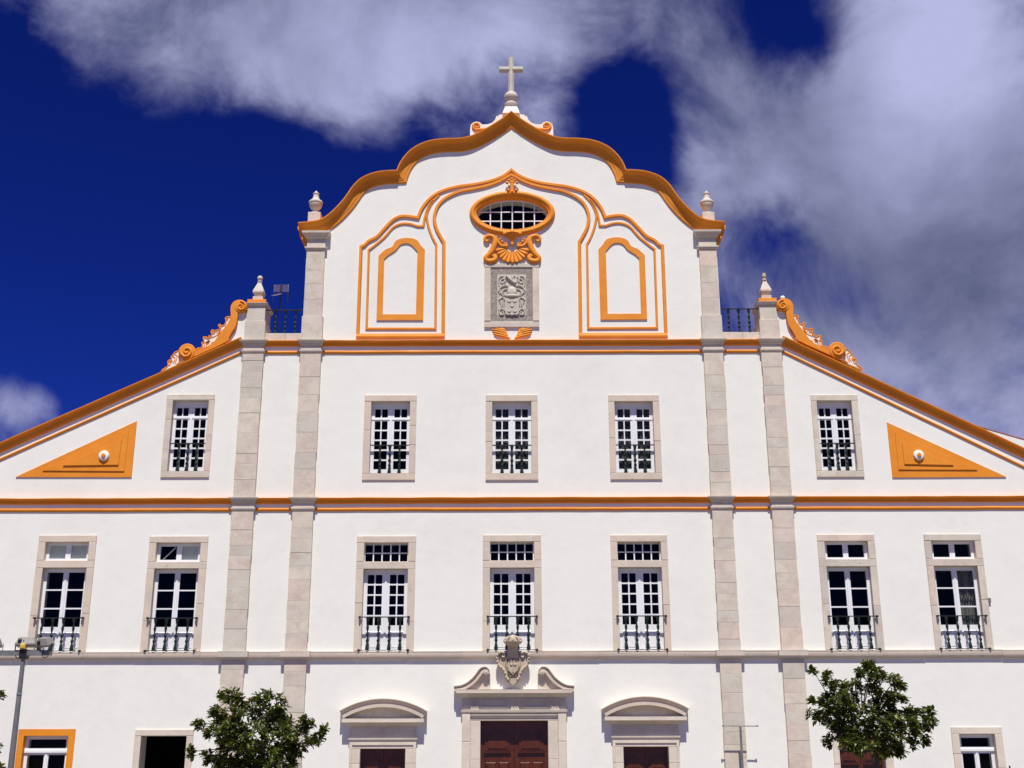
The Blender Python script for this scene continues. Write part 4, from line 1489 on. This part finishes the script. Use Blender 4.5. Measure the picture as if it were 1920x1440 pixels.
for s in (-1, 1):
    vo = empty('rake_volute', (0, 0, 0), church)
    G = (lambda L, y=-.05: Q(L, y)) if s < 0 else (lambda L, y=-.05: [(-x + .01, z) for x, z in Q(L, y)])
    sh_ = (0, 0)
    bl = chain([[tuple(q) for q in bandL]], 3)
    br_ = chain([[tuple(q) for q in bandR]], 3)
    MB().prism(G(bl + br_), -.14, .45).build('scroll_band', 'ochre_paint', vo)
    MB().prism(G(white), -.04, .42).build('white_web', 'white_plaster', vo)
    # upper eye
    for (cpx, r_, a0, tn) in (((1470, 255), 113, 2.0, -1.5), ((497, 1067), 152, 2.2, -1.45)):
        c = G([cpx])[0]
        R = abs(G([(cpx[0] + r_, cpx[1])])[0][0] - c[0])
        m = MB().lathe([(.001, 0), (R, 0), (R, .57), (R * .93, .59), (.001, .59)], (0, 0, 0), 32)
        m.v = [(c[0] + x, .43 - z, c[1] + y) for x, y, z in m.v]
        dsc = m.build('volute_disc', 'ochre_paint', vo, 40)
        sg = 1 if s < 0 else -1
        if cpx[0] > 1000:
            pts = spiral(c, R * .84, R * .08, math.pi * (.55 if s < 0 else .45), -1.55 * sg, 36)
        else:
            pts = spiral(c, R * .72, R * .06, math.pi * (1.05 if s < 0 else -.05), 1.5 * sg, 36)
        MB().tube(p3(pts, -.165), [R * (.17 - .08 * i / 36) for i in range(36)], 8, flat=.9).build('spiral', 'ochre_paint', dsc, 50)
    for fl_, hl in ((fol1, [[(820, 890), (870, 845), (905, 855), (880, 905), (840, 912)], [(1045, 760), (1060, 705), (1085, 700), (1075, 770), (1055, 800)]]), (fol2, [])):
        oo = G(fl_)
        slab = MB().prism(oo, -.06, .22, [G(h) for h in hl]).build('foliage_slab', 'white_plaster', vo)
        n_t = 25 if fl_ is fol1 else 11
        m = MB()
        m.tube(p3(crom(oo[:n_t], 3), -.06), .021, 6)
        for h in hl:
            m.tube(p3(G(h), -.062), .014, 6, True)
        m.build('foliage_edge', 'ochre_paint', slab, 50)
        m = MB()
        if fl_ is fol1:
            curls = [((975, 705), 38), ((895, 785), 28), ((700, 1015), 26), ((1215, 465), 24), ((840, 800), 18)]
            lines = [[(1160, 640), (1180, 600), (1220, 560), (1245, 500)], [(1090, 610), (1105, 650), (1060, 700)], [(960, 870), (930, 900), (960, 930)], [(800, 900), (800, 960), (770, 985)], [(1020, 690), (1040, 740), (1000, 770), (930, 800)], [(850, 900), (830, 950), (870, 960)]]
        else:
            curls = [((185, 1230), 22)]
            lines = [[(230, 1140), (270, 1160), (265, 1210), (235, 1260)], [(270, 1100), (310, 1130), (300, 1190), (270, 1270)], [(330, 1120), (350, 1180), (340, 1240)], [(160, 1300), (190, 1280), (200, 1240)]]
        for cpx, r_ in curls:
            c = G([cpx])[0]
            R = abs(G([(cpx[0] + r_, cpx[1])])[0][0] - c[0])
            m.tube(p3(spiral(c, R, R * .15, 1.2, 1.2 if s < 0 else -1.2, 16), -.065), .013, 6)
        for L in lines:
            m.tube(p3(crom(G(L), 4), -.062), .014, 6)
        m.build('foliage_relief', 'ochre_paint', slab, 50, kind='stuff')
lb = MB().ball((F(1467.5, 559, .1)[0], .1, F(1467.5, 559, .1)[1]), .075, 14)
lx, lz = F(1467.5, 559, .1)
lb.lathe([(.06, 0), (.06, .08)], (lx, .1, lz - .12), 12)
lb.build('white_knob', 'opal_plastic', church, 50, label='small white globe fixed on top of the volute')

# ------------------------------------------------------------------ attic ornaments
om = empty('oval_ornament', (0, 0, 0), church)
O = lambda L, y=-.08: [F(900 + a * .067708, 420 + b * .067708, y) for a, b in L]
for s in (-1, 1):
    sx = (lambda L: L) if s < 0 else (lambda L: [(1792 - a, b) for a, b in L])
    L = [(235, 430), (200, 470), (150, 450), (140, 390), (190, 330), (290, 320), (390, 370), (420, 480), (390, 600), (340, 720), (260, 830), (170, 920), (190, 1000), (290, 1020), (400, 990), (430, 910), (390, 860), (340, 890)]
    pts = crom(O(sx(L)), 4)
    n = len(pts)
    rad = []
    for i in range(n):
        t = i / n
        rad.append(.045 + .05 * math.exp(-((t - .50) / .2) ** 2) + .035 * math.exp(-((t - .80) / .12) ** 2) + .01 * math.exp(-((t - .25) / .1) ** 2))
    MB().tube(p3(pts, -.05), rad, 10, flat=.8).build('s_scroll', 'ochre_paint', om, 60)
    L = [(420, 330), (480, 440), (520, 520), (590, 590), (680, 605), (770, 600)]
    pts = crom(O(sx(L)), 4)
    m = MB().tube(p3(pts, -.05), [.05] * (len(pts) - 4) + [.055] * 4, 8)
    for q in ((560, 420), (610, 480), (680, 540), (740, 545)):
        c = O(sx([q]))[0]
        m.ball((c[0], -.05, c[1]), .045, 8)
    m.build('acanthus_leaf', 'ochre_paint', om, 60)
# shell
fc = O([(893, 600)])[0]
ns = 11
shell = empty('scallop_shell', (0, 0, 0), church)
R0 = .19
R1 = abs(O([(893, 1050)])[0][1] - fc[1])
for i in range(ns):
    a0 = math.pi * 1.06 + (math.pi * .88) * i / ns
    a1 = a0 + math.pi * .88 / ns * 1.02
    am = (a0 + a1) / 2
    m = MB()
    L = []
    for t in range(7):
        q = t / 6
        r = R0 + (R1 * (1 - .10 * abs(math.cos(am)) ** 2) - R0) * q
        w = (a1 - a0) * r * .5
        L.append((fc[0] + r * math.cos(am), fc[1] + r * math.sin(am), w))
    r2 = L[-1]
    m.tube([(x, -.035 - .02 * k / 6, z) for k, (x, z, w) in enumerate(L)] + [(fc[0] + (R1 + .03) * math.cos(am) * (1 - .06 * abs(math.cos(am))), -.03, fc[1] + (R1 + .03) * math.sin(am) * (1 - .06 * abs(math.cos(am))))],
           [w * 1.05 for x, z, w in L] + [L[-1][2] * .5], 8, flat=.75)
    m.build('shell_rib', 'ochre_paint', shell, 60)
pend = MB()
pc = O([(893, 640)])[0]
pt = O([(893, 230)], -.2)[0]
hh = pt[1] - pc[1]
pend.lathe([(.004, 0), (.035, .05), (.05, .09), (.05, .13), (.035, .15), (.055, .18), (.05, .22), (.075, hh * .55), (.12, hh * .75), (.19, hh * .95), (.21, hh * 1.0)], (pc[0], -.10, pc[1]), 14, .75)
pend.build('pendant', 'ochre_paint', om, 50)
m = MB()
for q in (-.22, -.12, 0, .12, .22):
    m.ball((pt[0] + q, -.15 + abs(q) * .3, pt[1] + .02 - abs(q) * .1), .085, 10)
m.build('pendant_crest', 'ochre_paint', om, 60)
# palmette above the oval
pm = MB()
K = lambda L, y=-.1: [F(840 + a * .125, 310 + b * .125, y) for a, b in L]
tp = K([(960, 210), (960, 350), (960, 400)])
pm.tube(p3(tp, -.08), [.06, .05, .08], 8)
for (a, b, r) in ((960, 205, .05), (915, 225, .045), (1005, 225, .045), (885, 262, .05), (1035, 262, .05), (930, 250, .04), (990, 250, .04), (905, 375, .05), (1020, 375, .05), (960, 370, .05), (940, 415, .045), (985, 415, .045)):
    c = K([(a, b)])[0]
    pm.ball((c[0], -.1, c[1]), r, 10)
pm.build('palmette', 'ochre_paint', om, 60)
# small wings under the plaque
for s in (-1, 1):
    wg = empty('wing_ornament', (0, 0, 0), church)
    H = lambda L: [F(860 + ((1654 - a) if s > 0 else a) * .1215, 470 + b * .1215, -.03) for a, b in L]
    feathers = [[(780, 1350), (700, 1320), (600, 1300), (545, 1285)], [(770, 1340), (700, 1290), (600, 1265), (535, 1250)], [(760, 1340), (710, 1270), (620, 1235), (520, 1215)], [(760, 1340), (715, 1250), (650, 1215), (560, 1195)], [(760, 1345), (715, 1240), (690, 1210), (640, 1195)]]
    for L in feathers:
        pts = crom(H(L), 3)
        n = len(pts)
        MB().tube(p3(pts, -.02), [.025 + .018 * math.sin(math.pi * min(1, i / n * 1.1)) for i in range(n)], 6).build('feather', 'ochre_paint', wg, 60)
    c = H([(770, 1348)])[0]
    MB().ball((c[0], -.02, c[1]), .045, 8).build('wing_root', 'ochre_paint', wg, 60)

# carved armorial plaque
pq = empty('armorial_plaque', (0, 0, 0), church)
x0, z1 = F(908.6, 495.2)
x1, z0 = F(1011.4, 614.4)
ix0, iz1 = F(920.3, 504.3)
ix1, iz0 = F(999, 602.4)
jx0, jz1 = F(932, 515)
jx1, jz0 = F(987, 592)
MB().box(x0 + .01, x1 - .01, -.01, .01, z0 + .01, z1 - .01).build('backing', 'mortar', pq)
MB().cbox(x0, ix0, -.05, .01, iz0, z1 - .13, .01).build('frame_stone', 'limestone', pq)
MB().cbox(ix1, x1, -.05, .01, iz0, z1 - .13, .01).build('frame_stone', 'limestone', pq)
MB().cbox(x0, x1, -.055, .01, z1 - .128, z1, .012).build('frame_stone', 'limestone', pq)
MB().cbox(ix0, ix1, -.03, .01, iz1, z1 - .129, .01).build('frame_stone', 'limestone', pq)
MB().cbox(x0, x1, -.055, .01, z0, iz0 - .06, .012).build('frame_stone', 'limestone', pq)
MB().cbox(x0, x1, -.035, .01, iz0 - .058, iz0 - .001, .01).build('frame_stone', 'limestone', pq)
for bx in ((ix0 + .001, jx0, jz0, jz1), (jx1, ix1 - .001, jz0, jz1 - .1), (ix0 + .001, jx0 + .05, jz1 + .002, iz1 - .001), (jx0 + .052, ix1 - .001, jz1 + .002, iz1 - .001), (ix0 + .001, ix1 - .001, iz0 + .001, jz0 - .002), (jx1, ix1 - .001, jz1 - .098, jz1)):
    MB().cbox(bx[0], bx[1], -.025, .01, bx[2], bx[3], .006).build('marble_border', 'speckled_marble', pq)
MB().box(jx0 + .001, jx1 - .001, -.03, .01, jz0 + .001, jz1 - .001).build('carved_field', 'relief_stone', pq)
H = lambda L, y=-.05: [F(860 + a * .1215, 470 + b * .1215, y) for a, b in L]
shp = H([(718, 735), (925, 735), (935, 820), (930, 960), (905, 990), (850, 985), (825, 1000), (800, 985), (745, 990), (718, 960), (712, 820)])
so = MB().prism(shp, -.075, -.029).build('shield', 'relief_stone', pq)
m = MB()
for (a, b) in ((780, 760), (866, 760), (823, 835), (780, 915), (866, 915)):
    pts = H([(a - 36, b), (a - 22, b + 24), (a, b + 32), (a + 22, b + 24), (a + 36, b)])
    cc = crom(pts, 3)
    n = len(cc)
    m.tube(p3(cc, -.076), [.004 + .018 * math.sin(math.pi * i / (n - 1)) for i in range(n)], 6)
m.build('crescents', 'relief_stone', so, 60)
hm = MB()
c = H([(822, 640)])[0]
hm.ball((c[0], -.05, c[1]), .15, 14, .4, 1.25)
c2 = H([(822, 700)])[0]
hm.ball((c2[0], -.045, c2[1]), .20, 14, .4, .35)
c3 = H([(810, 460)])[0]
hm.tube(p3(crom(H([(740, 390), (790, 440), (830, 470), (870, 500)]), 4), -.05), .05, 8)
hm.tube(p3(crom(H([(860, 390), (830, 420), (850, 450), (880, 490)]), 4), -.05), .04, 8)
hm.build('helmet', 'relief_stone', pq, 60)
for s in (-1, 1):
    mx = (lambda L: L) if s < 0 else (lambda L: [(1640 - a, b) for a, b in L])
    m = MB()
    for L, r in (([(690, 390), (640, 400), (615, 450), (625, 540)], .035), ([(700, 430), (660, 440), (650, 490), (690, 500)], .03), ([(760, 540), (690, 540), (640, 570), (612, 630)], .045), ([(750, 590), (700, 600), (670, 640), (700, 660)], .032),
                 ([(740, 680), (690, 690), (650, 650), (620, 660)], .035), ([(700, 760), (710, 730), (670, 720), (640, 740), (615, 760)], .035), ([(640, 780), (660, 850), (630, 900), (615, 900)], .04), ([(690, 780), (690, 850), (680, 910)], .035),
                 ([(700, 930), (690, 900), (650, 900), (625, 940), (650, 985), (690, 980), (690, 950), (665, 940)], .035), ([(730, 470), (700, 480), (720, 510)], .03), ([(740, 400), (720, 420), (735, 450)], .025), ([(625, 570), (640, 600), (620, 690)], .02)):
        cc = crom(H(mx(L)), 3)
        m.tube(p3(cc, -.04), [r * .85 * (1 - .45 * i / len(cc)) for i in range(len(cc))], 6)
    m.build('mantling', 'relief_stone', pq, 60)

# small grey box beside the far right window
bx, bz = F(1854.5, 1125.5)
MB().cbox(bx - .035, bx + .035, -.06, .01, bz - .06, bz + .06, .01).build('junction_box', 'galvanised', church)

# ------------------------------------------------------------------ house behind on the right
hb = empty('house', (0, 0, 0), None, 'white plastered house with red tile edge rising behind the right wing', 'house')
hy = 23.5
v0, v1 = F(1835, 801, hy), F(1990, 845, hy)
hx0 = v0[0]
poly = [(hx0 - 5, 0), (hx0 + 14, 0), (hx0 + 14, v0[1] + (v1[1] - v0[1]) / (v1[0] - v0[0]) * 14), (hx0, v0[1]), (hx0 - 5, v0[1] - 1.5)]
MB().prism(poly, hy, hy + 10).build('wall', 'white_plaster', hb)
m = MB()
sl = (v1[1] - v0[1]) / (v1[0] - v0[0])
m.add([(hx0 - 5.2, y, v0[1] - 1.56 + .01 + dz) for y in (hy - .015, hy + 10.1) for dz in (0, .05)] + [(hx0, y, v0[1] + .01 + dz) for y in (hy - .015, hy + 10.1) for dz in (0, .05)] + [(hx0 + 14.3, y, v0[1] + sl * 14.3 + .01 + dz) for y in (hy - .015, hy + 10.1) for dz in (0, .05)],
      [(0, 4, 5, 1), (1, 5, 7, 3), (2, 3, 7, 6), (0, 2, 6, 4), (4, 8, 9, 5), (5, 9, 11, 7), (6, 7, 11, 10), (4, 6, 10, 8), (0, 1, 3, 2), (8, 10, 11, 9)])
m.build('roof', 'clay_tiles', hb)

# ------------------------------------------------------------------ antenna on the roof
an_ = empty('tv_antenna', (0, 0, 0), None, 'television aerial with wire reflector grid on a thin mast behind the roof railing', 'antenna')
ay = 1.2
AQ = lambda a, b, y=ay: F(280 + a * .15625, 500 + b * .15625, y)
mx, mt = AQ(1578, 330)
mb = 13.4
MB().tube([(mx, ay, mb - .05), (mx, ay, AQ(1578, 220)[1])], .022, 8).build('mast', 'black_iron', an_, 50)
zg = AQ(1578, 255)[1]
m = MB()
for k in range(8):
    m.tube([(mx - .22, ay + .02, zg - .105 + k * .03), (mx + .22, ay + .02, zg - .105 + k * .03)], .006, 5)
for x in (-.22, 0, .22):
    m.tube([(mx + x, ay + .02, zg - .12), (mx + x, ay + .02, zg + .12)], .009 if x else .018, 6)
m.build('reflector_grid', 'aluminium', an_, 50)
m = MB()
zb_ = AQ(1578, 325)[1]
m.tube([(mx, ay, zb_), (mx - .04, ay - 1.0, zb_ - .46)], .012, 6)
for k in range(11):
    t = .08 + k * .085
    w = .06
    m.tube([(mx - .04 * t - w, ay - 1.0 * t, zb_ - .46 * t), (mx - .04 * t + w, ay - 1.0 * t, zb_ - .46 * t)], .006, 5)
m.build('boom', 'aluminium', an_, 50)
m = MB()
m.tube([(mx - .225, ay, zb_ + .03), (mx + .225, ay, zb_ + .03)], .009, 6)
for x in (-.225, .225):
    m.tube([(mx + x, ay, zb_ + .03), (mx + x, ay, zb_ - .29)], .014, 6)
m.build('side_elements', 'black_iron', an_, 50)

# ------------------------------------------------------------------ floodlight mast
fy = -4.0
fx, ftop = F(46, 1216, fy)
fm = empty('floodlight_mast', (fx, fy, 0), None, 'grey steel mast with a crossbar of floodlights and a yellow sensor', 'lamp mast')
MB().lathe([(.16, 0), (.16, .02), (.085, .03), (.085, .10)], (0, 0, 0), 20).build('base_plate', 'galvanised', fm, 40)
MB().lathe([(.078, .02), (.068, 2.2), (.052, ftop - .45), (.048, ftop - .12), (.047, ftop - .05)], (0, 0, 0), 16).build('pole', 'galvanised', fm, 40)
zc_ = F(204 / 5.76, 1388, fy)[1]
zband = F(33, 1301.5, fy)[1]
MB().lathe([(.06, -.02), (.07, -.018), (.07, .018), (.06, .02)], (0, 0, zband), 14).build('cable_band', 'aluminium', fm, 40)
cbz = F(46, 1224.5, fy)[1]
cb = MB().rings([(-1.0, .66, -.055, .055, -.06), (-1.0, .66, -.055, .055, .06)])
cbo = cb.build('crossbar', 'galvanised', fm)
cbo.location = (0, 0, cbz)
MB().rings([(-.075, .075, -.08, .08, cbz - .14), (-.085, .085, -.085, .085, cbz - .06), (-.085, .085, -.085, .085, cbz + .08)]).build('collar', 'black_iron', fm)
MB().cbox(-.075, .065, -.15, -.03, cbz + .085, cbz + .22, .03).build('sensor_box', 'yellow_plastic', fm)
MB().tube([(0, -.1, cbz + .22), (0, -.1, cbz + .30)], .014, 6).build('sensor_stub', 'black_iron', fm)
m = MB()
for s in (-1, 1):
    m.tube(crom([(s * .06, -.06, cbz - .1), (s * .13, -.08, cbz - .13), (s * .17, -.07, cbz - .06)], 5), .012, 6)
m.tube(crom([(.50, -.07, cbz + .12), (.47, -.09, cbz - .02), (.53, -.09, cbz - .12), (.62, -.07, cbz - .08)], 5), .01, 6)
m.build('cable', 'black_iron', fm, 60)


def flood(x, yaw, pitch, w=.34):
    e = empty('floodlight', (x, 0, cbz + .06), fm)
    e.rotation_euler = (0, 0, yaw)
    m = MB()
    h = MB().rings([(-w / 2, w / 2, -.11, .11, 0), (-w / 2 - .01, w / 2 + .01, -.13, .13, .03), (-w / 2 - .01, w / 2 + .01, -.13, .13, .06), (-w / 2 + .06, w / 2 - .06, -.09, .09, .21), (-w / 2 + .08, w / 2 - .08, -.07, .07, .22)])
    hs = h.build('housing', 'floodlight_grey', e)
    hs.location = (0, 0, .09)
    hs.rotation_euler = (pitch, 0, 0)
    for k in range(6):
        f = MB().box(-w / 2 + .05, -w / 2 + .05 + .09, -.135, -.115, .06 + k * .02, .07 + k * .02).build('cooling_fin', 'black_iron', e)
        f.location = (0, 0, .09)
        f.rotation_euler = (pitch, 0, 0)
    for s in (-1, 1):
        m.box(s * (w / 2 + .03) - .008, s * (w / 2 + .03) + .008, -.02, .02, 0, .16)
    m.box(-w / 2 - .038, w / 2 + .038, -.02, .02, -.002, .012)
    m.build('yoke', 'black_iron', e)


flood(-.74, math.radians(25), math.radians(14))
flood(.04, math.radians(2), math.radians(-6), .46)
flood(.49, math.radians(-18), math.radians(16))
fx2 = None

# slim T shaped pole in front of the right inner pilaster
ty_ = -.42
tx, tz = F(1388, 1361, ty_)
tp_ = empty('t_pole', (tx, ty_, 0), None, 'slim grey steel pole with a thin crossbar, standing before a stone pilaster', 'pole')
MB().lathe([(.10, 0), (.10, .015), (.036, .02), (.036, .1), (.03, .12), (.03, tz - .02)], (0, 0, 0), 12).build('post', 'galvanised', tp_, 40)
w0 = F(1355.5, 1361, ty_)[0] - tx
w1 = F(1420, 1361, ty_)[0] - tx
m = MB().tube([(w0, 0, tz + .008), (w1, 0, tz - .008)], .014, 8)
for x in (w0, w1):
    m.ball((x, 0, tz), .026, 10)
m.build('crossbar', 'galvanised', tp_, 50)

# dark thin post at the right edge
py_ = -1.5
qx, qz = F(1893, 1436.5, py_)
db = empty('signpost', (qx, py_, 0), None, 'thin black post with a pale cap beside the window with stone surround', 'post')
MB().lathe([(.045, 0), (.045, .02), (.021, .03), (.021, qz)], (0, 0, 0), 10).build('post', 'black_iron', db, 40)
MB().ball((0, 0, qz + .01), .026, 10, 1, .6).build('cap', 'aluminium', db, 50)


# ------------------------------------------------------------------ trees
def tree(name_label, base_px, y, clumps, trunk_top_px, seed, leaf=.098):
    rnd = random.Random(seed)
    ppm = FPX / (y + DIST) / 1.02
    bx, _ = F(base_px, 1430, y)
    t = empty('tree', (bx, y, 0), None, name_label, 'tree', 'small trees in the square')
    tx, tz = F(*trunk_top_px, y)
    tx -= bx
    pts = [(0, 0, 0), (rnd.uniform(-.03, .03), .02, tz * .35), (tx * .5 + rnd.uniform(-.03, .03), -.02, tz * .7), (tx, 0, tz)]
    cr_ = crom(pts, 5)
    n = len(cr_)
    MB().tube(cr_, [.075 + .035 * math.exp(-i / 2) - .025 * i / n for i in range(n)], 10).build('trunk', 'bark', t, 60)
    limb = MB()
    lv, lf = [], []

    def leaf_at(p, d, up, L, w):
        d = d.normalized()
        side = d.cross(up)
        if side.length < 1e-3:
            side = Vector((1, 0, 0))
        side.normalize()
        nrm = side.cross(d).normalized()
        droop = rnd.uniform(-.18, .05) * L
        fold = w * rnd.uniform(.15, .4)
        b0 = p
        a1 = p + d * L * .30 + side * w * .42 + nrm * fold * .8
        a2 = p + d * L * .62 + side * w * .46 + nrm * (fold + droop * .4)
        c1 = p + d * L * .30 - side * w * .42 + nrm * fold * .8
        c2 = p + d * L * .62 - side * w * .46 + nrm * (fold + droop * .4)
        m1 = p + d * L * .32
        m2 = p + d * L * .64 + nrm * droop * .4
        tip = p + d * L + nrm * droop
        k = len(lv)
        lv.extend([tuple(q) for q in (b0, a1, a2, tip, c2, c1, m1, m2)])
        lf.extend([(k, k + 1, k + 6), (k + 1, k + 2, k + 7, k + 6), (k + 2, k + 3, k + 7), (k, k + 6, k + 5), (k + 6, k + 7, k + 4, k + 5), (k + 7, k + 3, k + 4)])

    top = Vector((tx, 0, tz))
    mids = []
    for (cx_, cy_, r_) in clumps:
        X, Z = F(cx_, cy_, y)
        R = r_ / ppm
        depth = rnd.uniform(-1, 1) * (.55 if r_ > 20 else .35)
        if r_ > 30:
            depth *= 1.1
        c = Vector((X - bx, depth, Z))
        mids.append((c, R))
    hubs = [m for m in mids if m[1] * ppm > 23]
    for (c, R) in mids:
        # attach to nearest hub closer to the trunk, else trunk
        cand = [h[0] for h in hubs if (h[0] - top).length < (c - top).length - .12]
        src = min(cand, key=lambda h: (h - c).length) if cand else top
        mid = (src + c) / 2 + Vector((rnd.uniform(-.06, .06), rnd.uniform(-.06, .06), rnd.uniform(.0, .1)))
        cc = crom([src, mid, c], 4)
        r0 = .008 + .008 * min(1, R / .25) if cand else .026
        limb.tube(cc, [r0 * (1 - .55 * i / len(cc)) for i in range(len(cc))], 5)
        # twigs carrying rosettes of leaves
        nt = max(3, int(7 + R * R * 600))
        out = (c - top)
        out = out.normalized() if out.length > .01 else Vector((0, 0, 1))
        for k in range(nt):
            while True:
                q = Vector((rnd.uniform(-1, 1), rnd.uniform(-1, 1), rnd.uniform(-1, 1)))
                if .0 < q.length < 1:
                    break
            e = c + Vector((q.x * R, q.y * R * 1.2, q.z * R))
            d = (q * .7 + out * .5 + Vector((0, 0, .45))).normalized()
            st = e - d * rnd.uniform(.06, .14)
            limb.tube([tuple(st), tuple(e)], [.005, .003], 4)
            nl = rnd.randint(6, 9)
            ph = rnd.uniform(0, 6.28)
            for j in range(nl):
                an = ph + j * 2.4
                u = d.cross(Vector((.3, .5, .81)))
                u.normalize()
                w = d.cross(u)
                sp = rnd.uniform(.5, 1.5)
                dd = d * rnd.uniform(.25, 1.0) + (u * math.cos(an) + w * math.sin(an)) * sp + Vector((0, 0, -.12))
                L = leaf * rnd.uniform(.6, 1.12)
                leaf_at(e - d * rnd.uniform(0, .07), dd, Vector((rnd.uniform(-.3, .3), rnd.uniform(-.3, .3), 1)), L, L * rnd.uniform(.42, .56))
    limb.build('branches', 'bark', t, 60)
    me = bpy.data.meshes.new('crown')
    me.from_pydata(lv, [], lf)
    me.materials.append(MATS['leaf'])
    o = bpy.data.objects.new('crown', me)
    o['kind'] = 'stuff'
    link(o, t)
    return t


TL = [(415, 1300, 12), (436, 1306, 15), (456, 1318, 18), (502, 1298, 9), (498, 1312, 16), (478, 1326, 20), (515, 1322, 22), (398, 1332, 10), (412, 1340, 14), (430, 1350, 20), (382, 1358, 12), (398, 1364, 14), (384, 1372, 9),
      (455, 1352, 24), (490, 1350, 26), (520, 1346, 20), (535, 1356, 14), (420, 1378, 22), (450, 1380, 28), (485, 1384, 28), (520, 1382, 26), (548, 1378, 18), (570, 1368, 13), (585, 1358, 9), (577, 1348, 6), (606, 1368, 7), (598, 1384, 10), (580, 1388, 12),
      (560, 1402, 16), (535, 1408, 24), (500, 1414, 30), (465, 1412, 30), (432, 1408, 24), (362, 1410, 8), (378, 1418, 12), (396, 1426, 16), (418, 1436, 20), (450, 1440, 28), (485, 1444, 30), (520, 1436, 26), (545, 1432, 14), (556, 1446, 10), (440, 1462, 22), (480, 1468, 26), (515, 1462, 20), (400, 1452, 14)]
TR = [(1531, 1253, 5), (1541, 1262, 6), (1549, 1273, 7), (1558, 1284, 10), (1577, 1285, 14), (1604, 1262, 9), (1618, 1249, 9), (1631, 1244, 9), (1627, 1260, 14), (1650, 1267, 13), (1666, 1280, 15), (1677, 1289, 10), (1608, 1283, 18), (1640, 1286, 20), (1556, 1305, 12), (1526, 1309, 7), (1543, 1318, 15),
      (1568, 1315, 20), (1596, 1312, 22), (1662, 1310, 20), (1684, 1304, 12), (1696, 1309, 6), (1536, 1339, 14), (1556, 1342, 20), (1583, 1342, 26), (1612, 1340, 26), (1648, 1340, 28), (1680, 1338, 22), (1705, 1340, 18), (1728, 1342, 16), (1746, 1350, 11), (1744, 1362, 8), (1566, 1372, 20), (1595, 1374, 28), (1628, 1374, 30), (1660, 1372, 28), (1690, 1364, 22), (1716, 1360, 15),
      (1557, 1388, 9), (1730, 1387, 9), (1708, 1390, 14), (1583, 1392, 18), (1608, 1397, 20), (1650, 1398, 22), (1678, 1398, 18), (1662, 1415, 12), (1686, 1411, 8)]
T3 = [(-14, 1296, 13), (-6, 1301, 7), (-12, 1326, 12), (-40, 1320, 26), (-70, 1300, 26), (-100, 1310, 30), (-60, 1350, 30), (-100, 1350, 34), (-140, 1340, 28), (-30, 1365, 18), (-11, 1403, 11), (-35, 1400, 26), (-75, 1395, 34), (-115, 1395, 34), (-150, 1385, 26), (-60, 1430, 28), (-100, 1430, 30), (-135, 1425, 24), (-20, 1420, 14), (6, 1437, 7), (-8, 1445, 12), (-30, 1450, 20)]
tree('leafy tree with ragged glossy crown in front of the left stone pilasters', 468, -14, TL, (470, 1440), 11)
tree('rounded leafy tree in front of the red door', 1640, -14, TR, (1639, 1412), 23)
tree('leafy tree beyond the floodlight mast, only a few leaves in view', -85, -14, T3, (-85, 1435), 31)
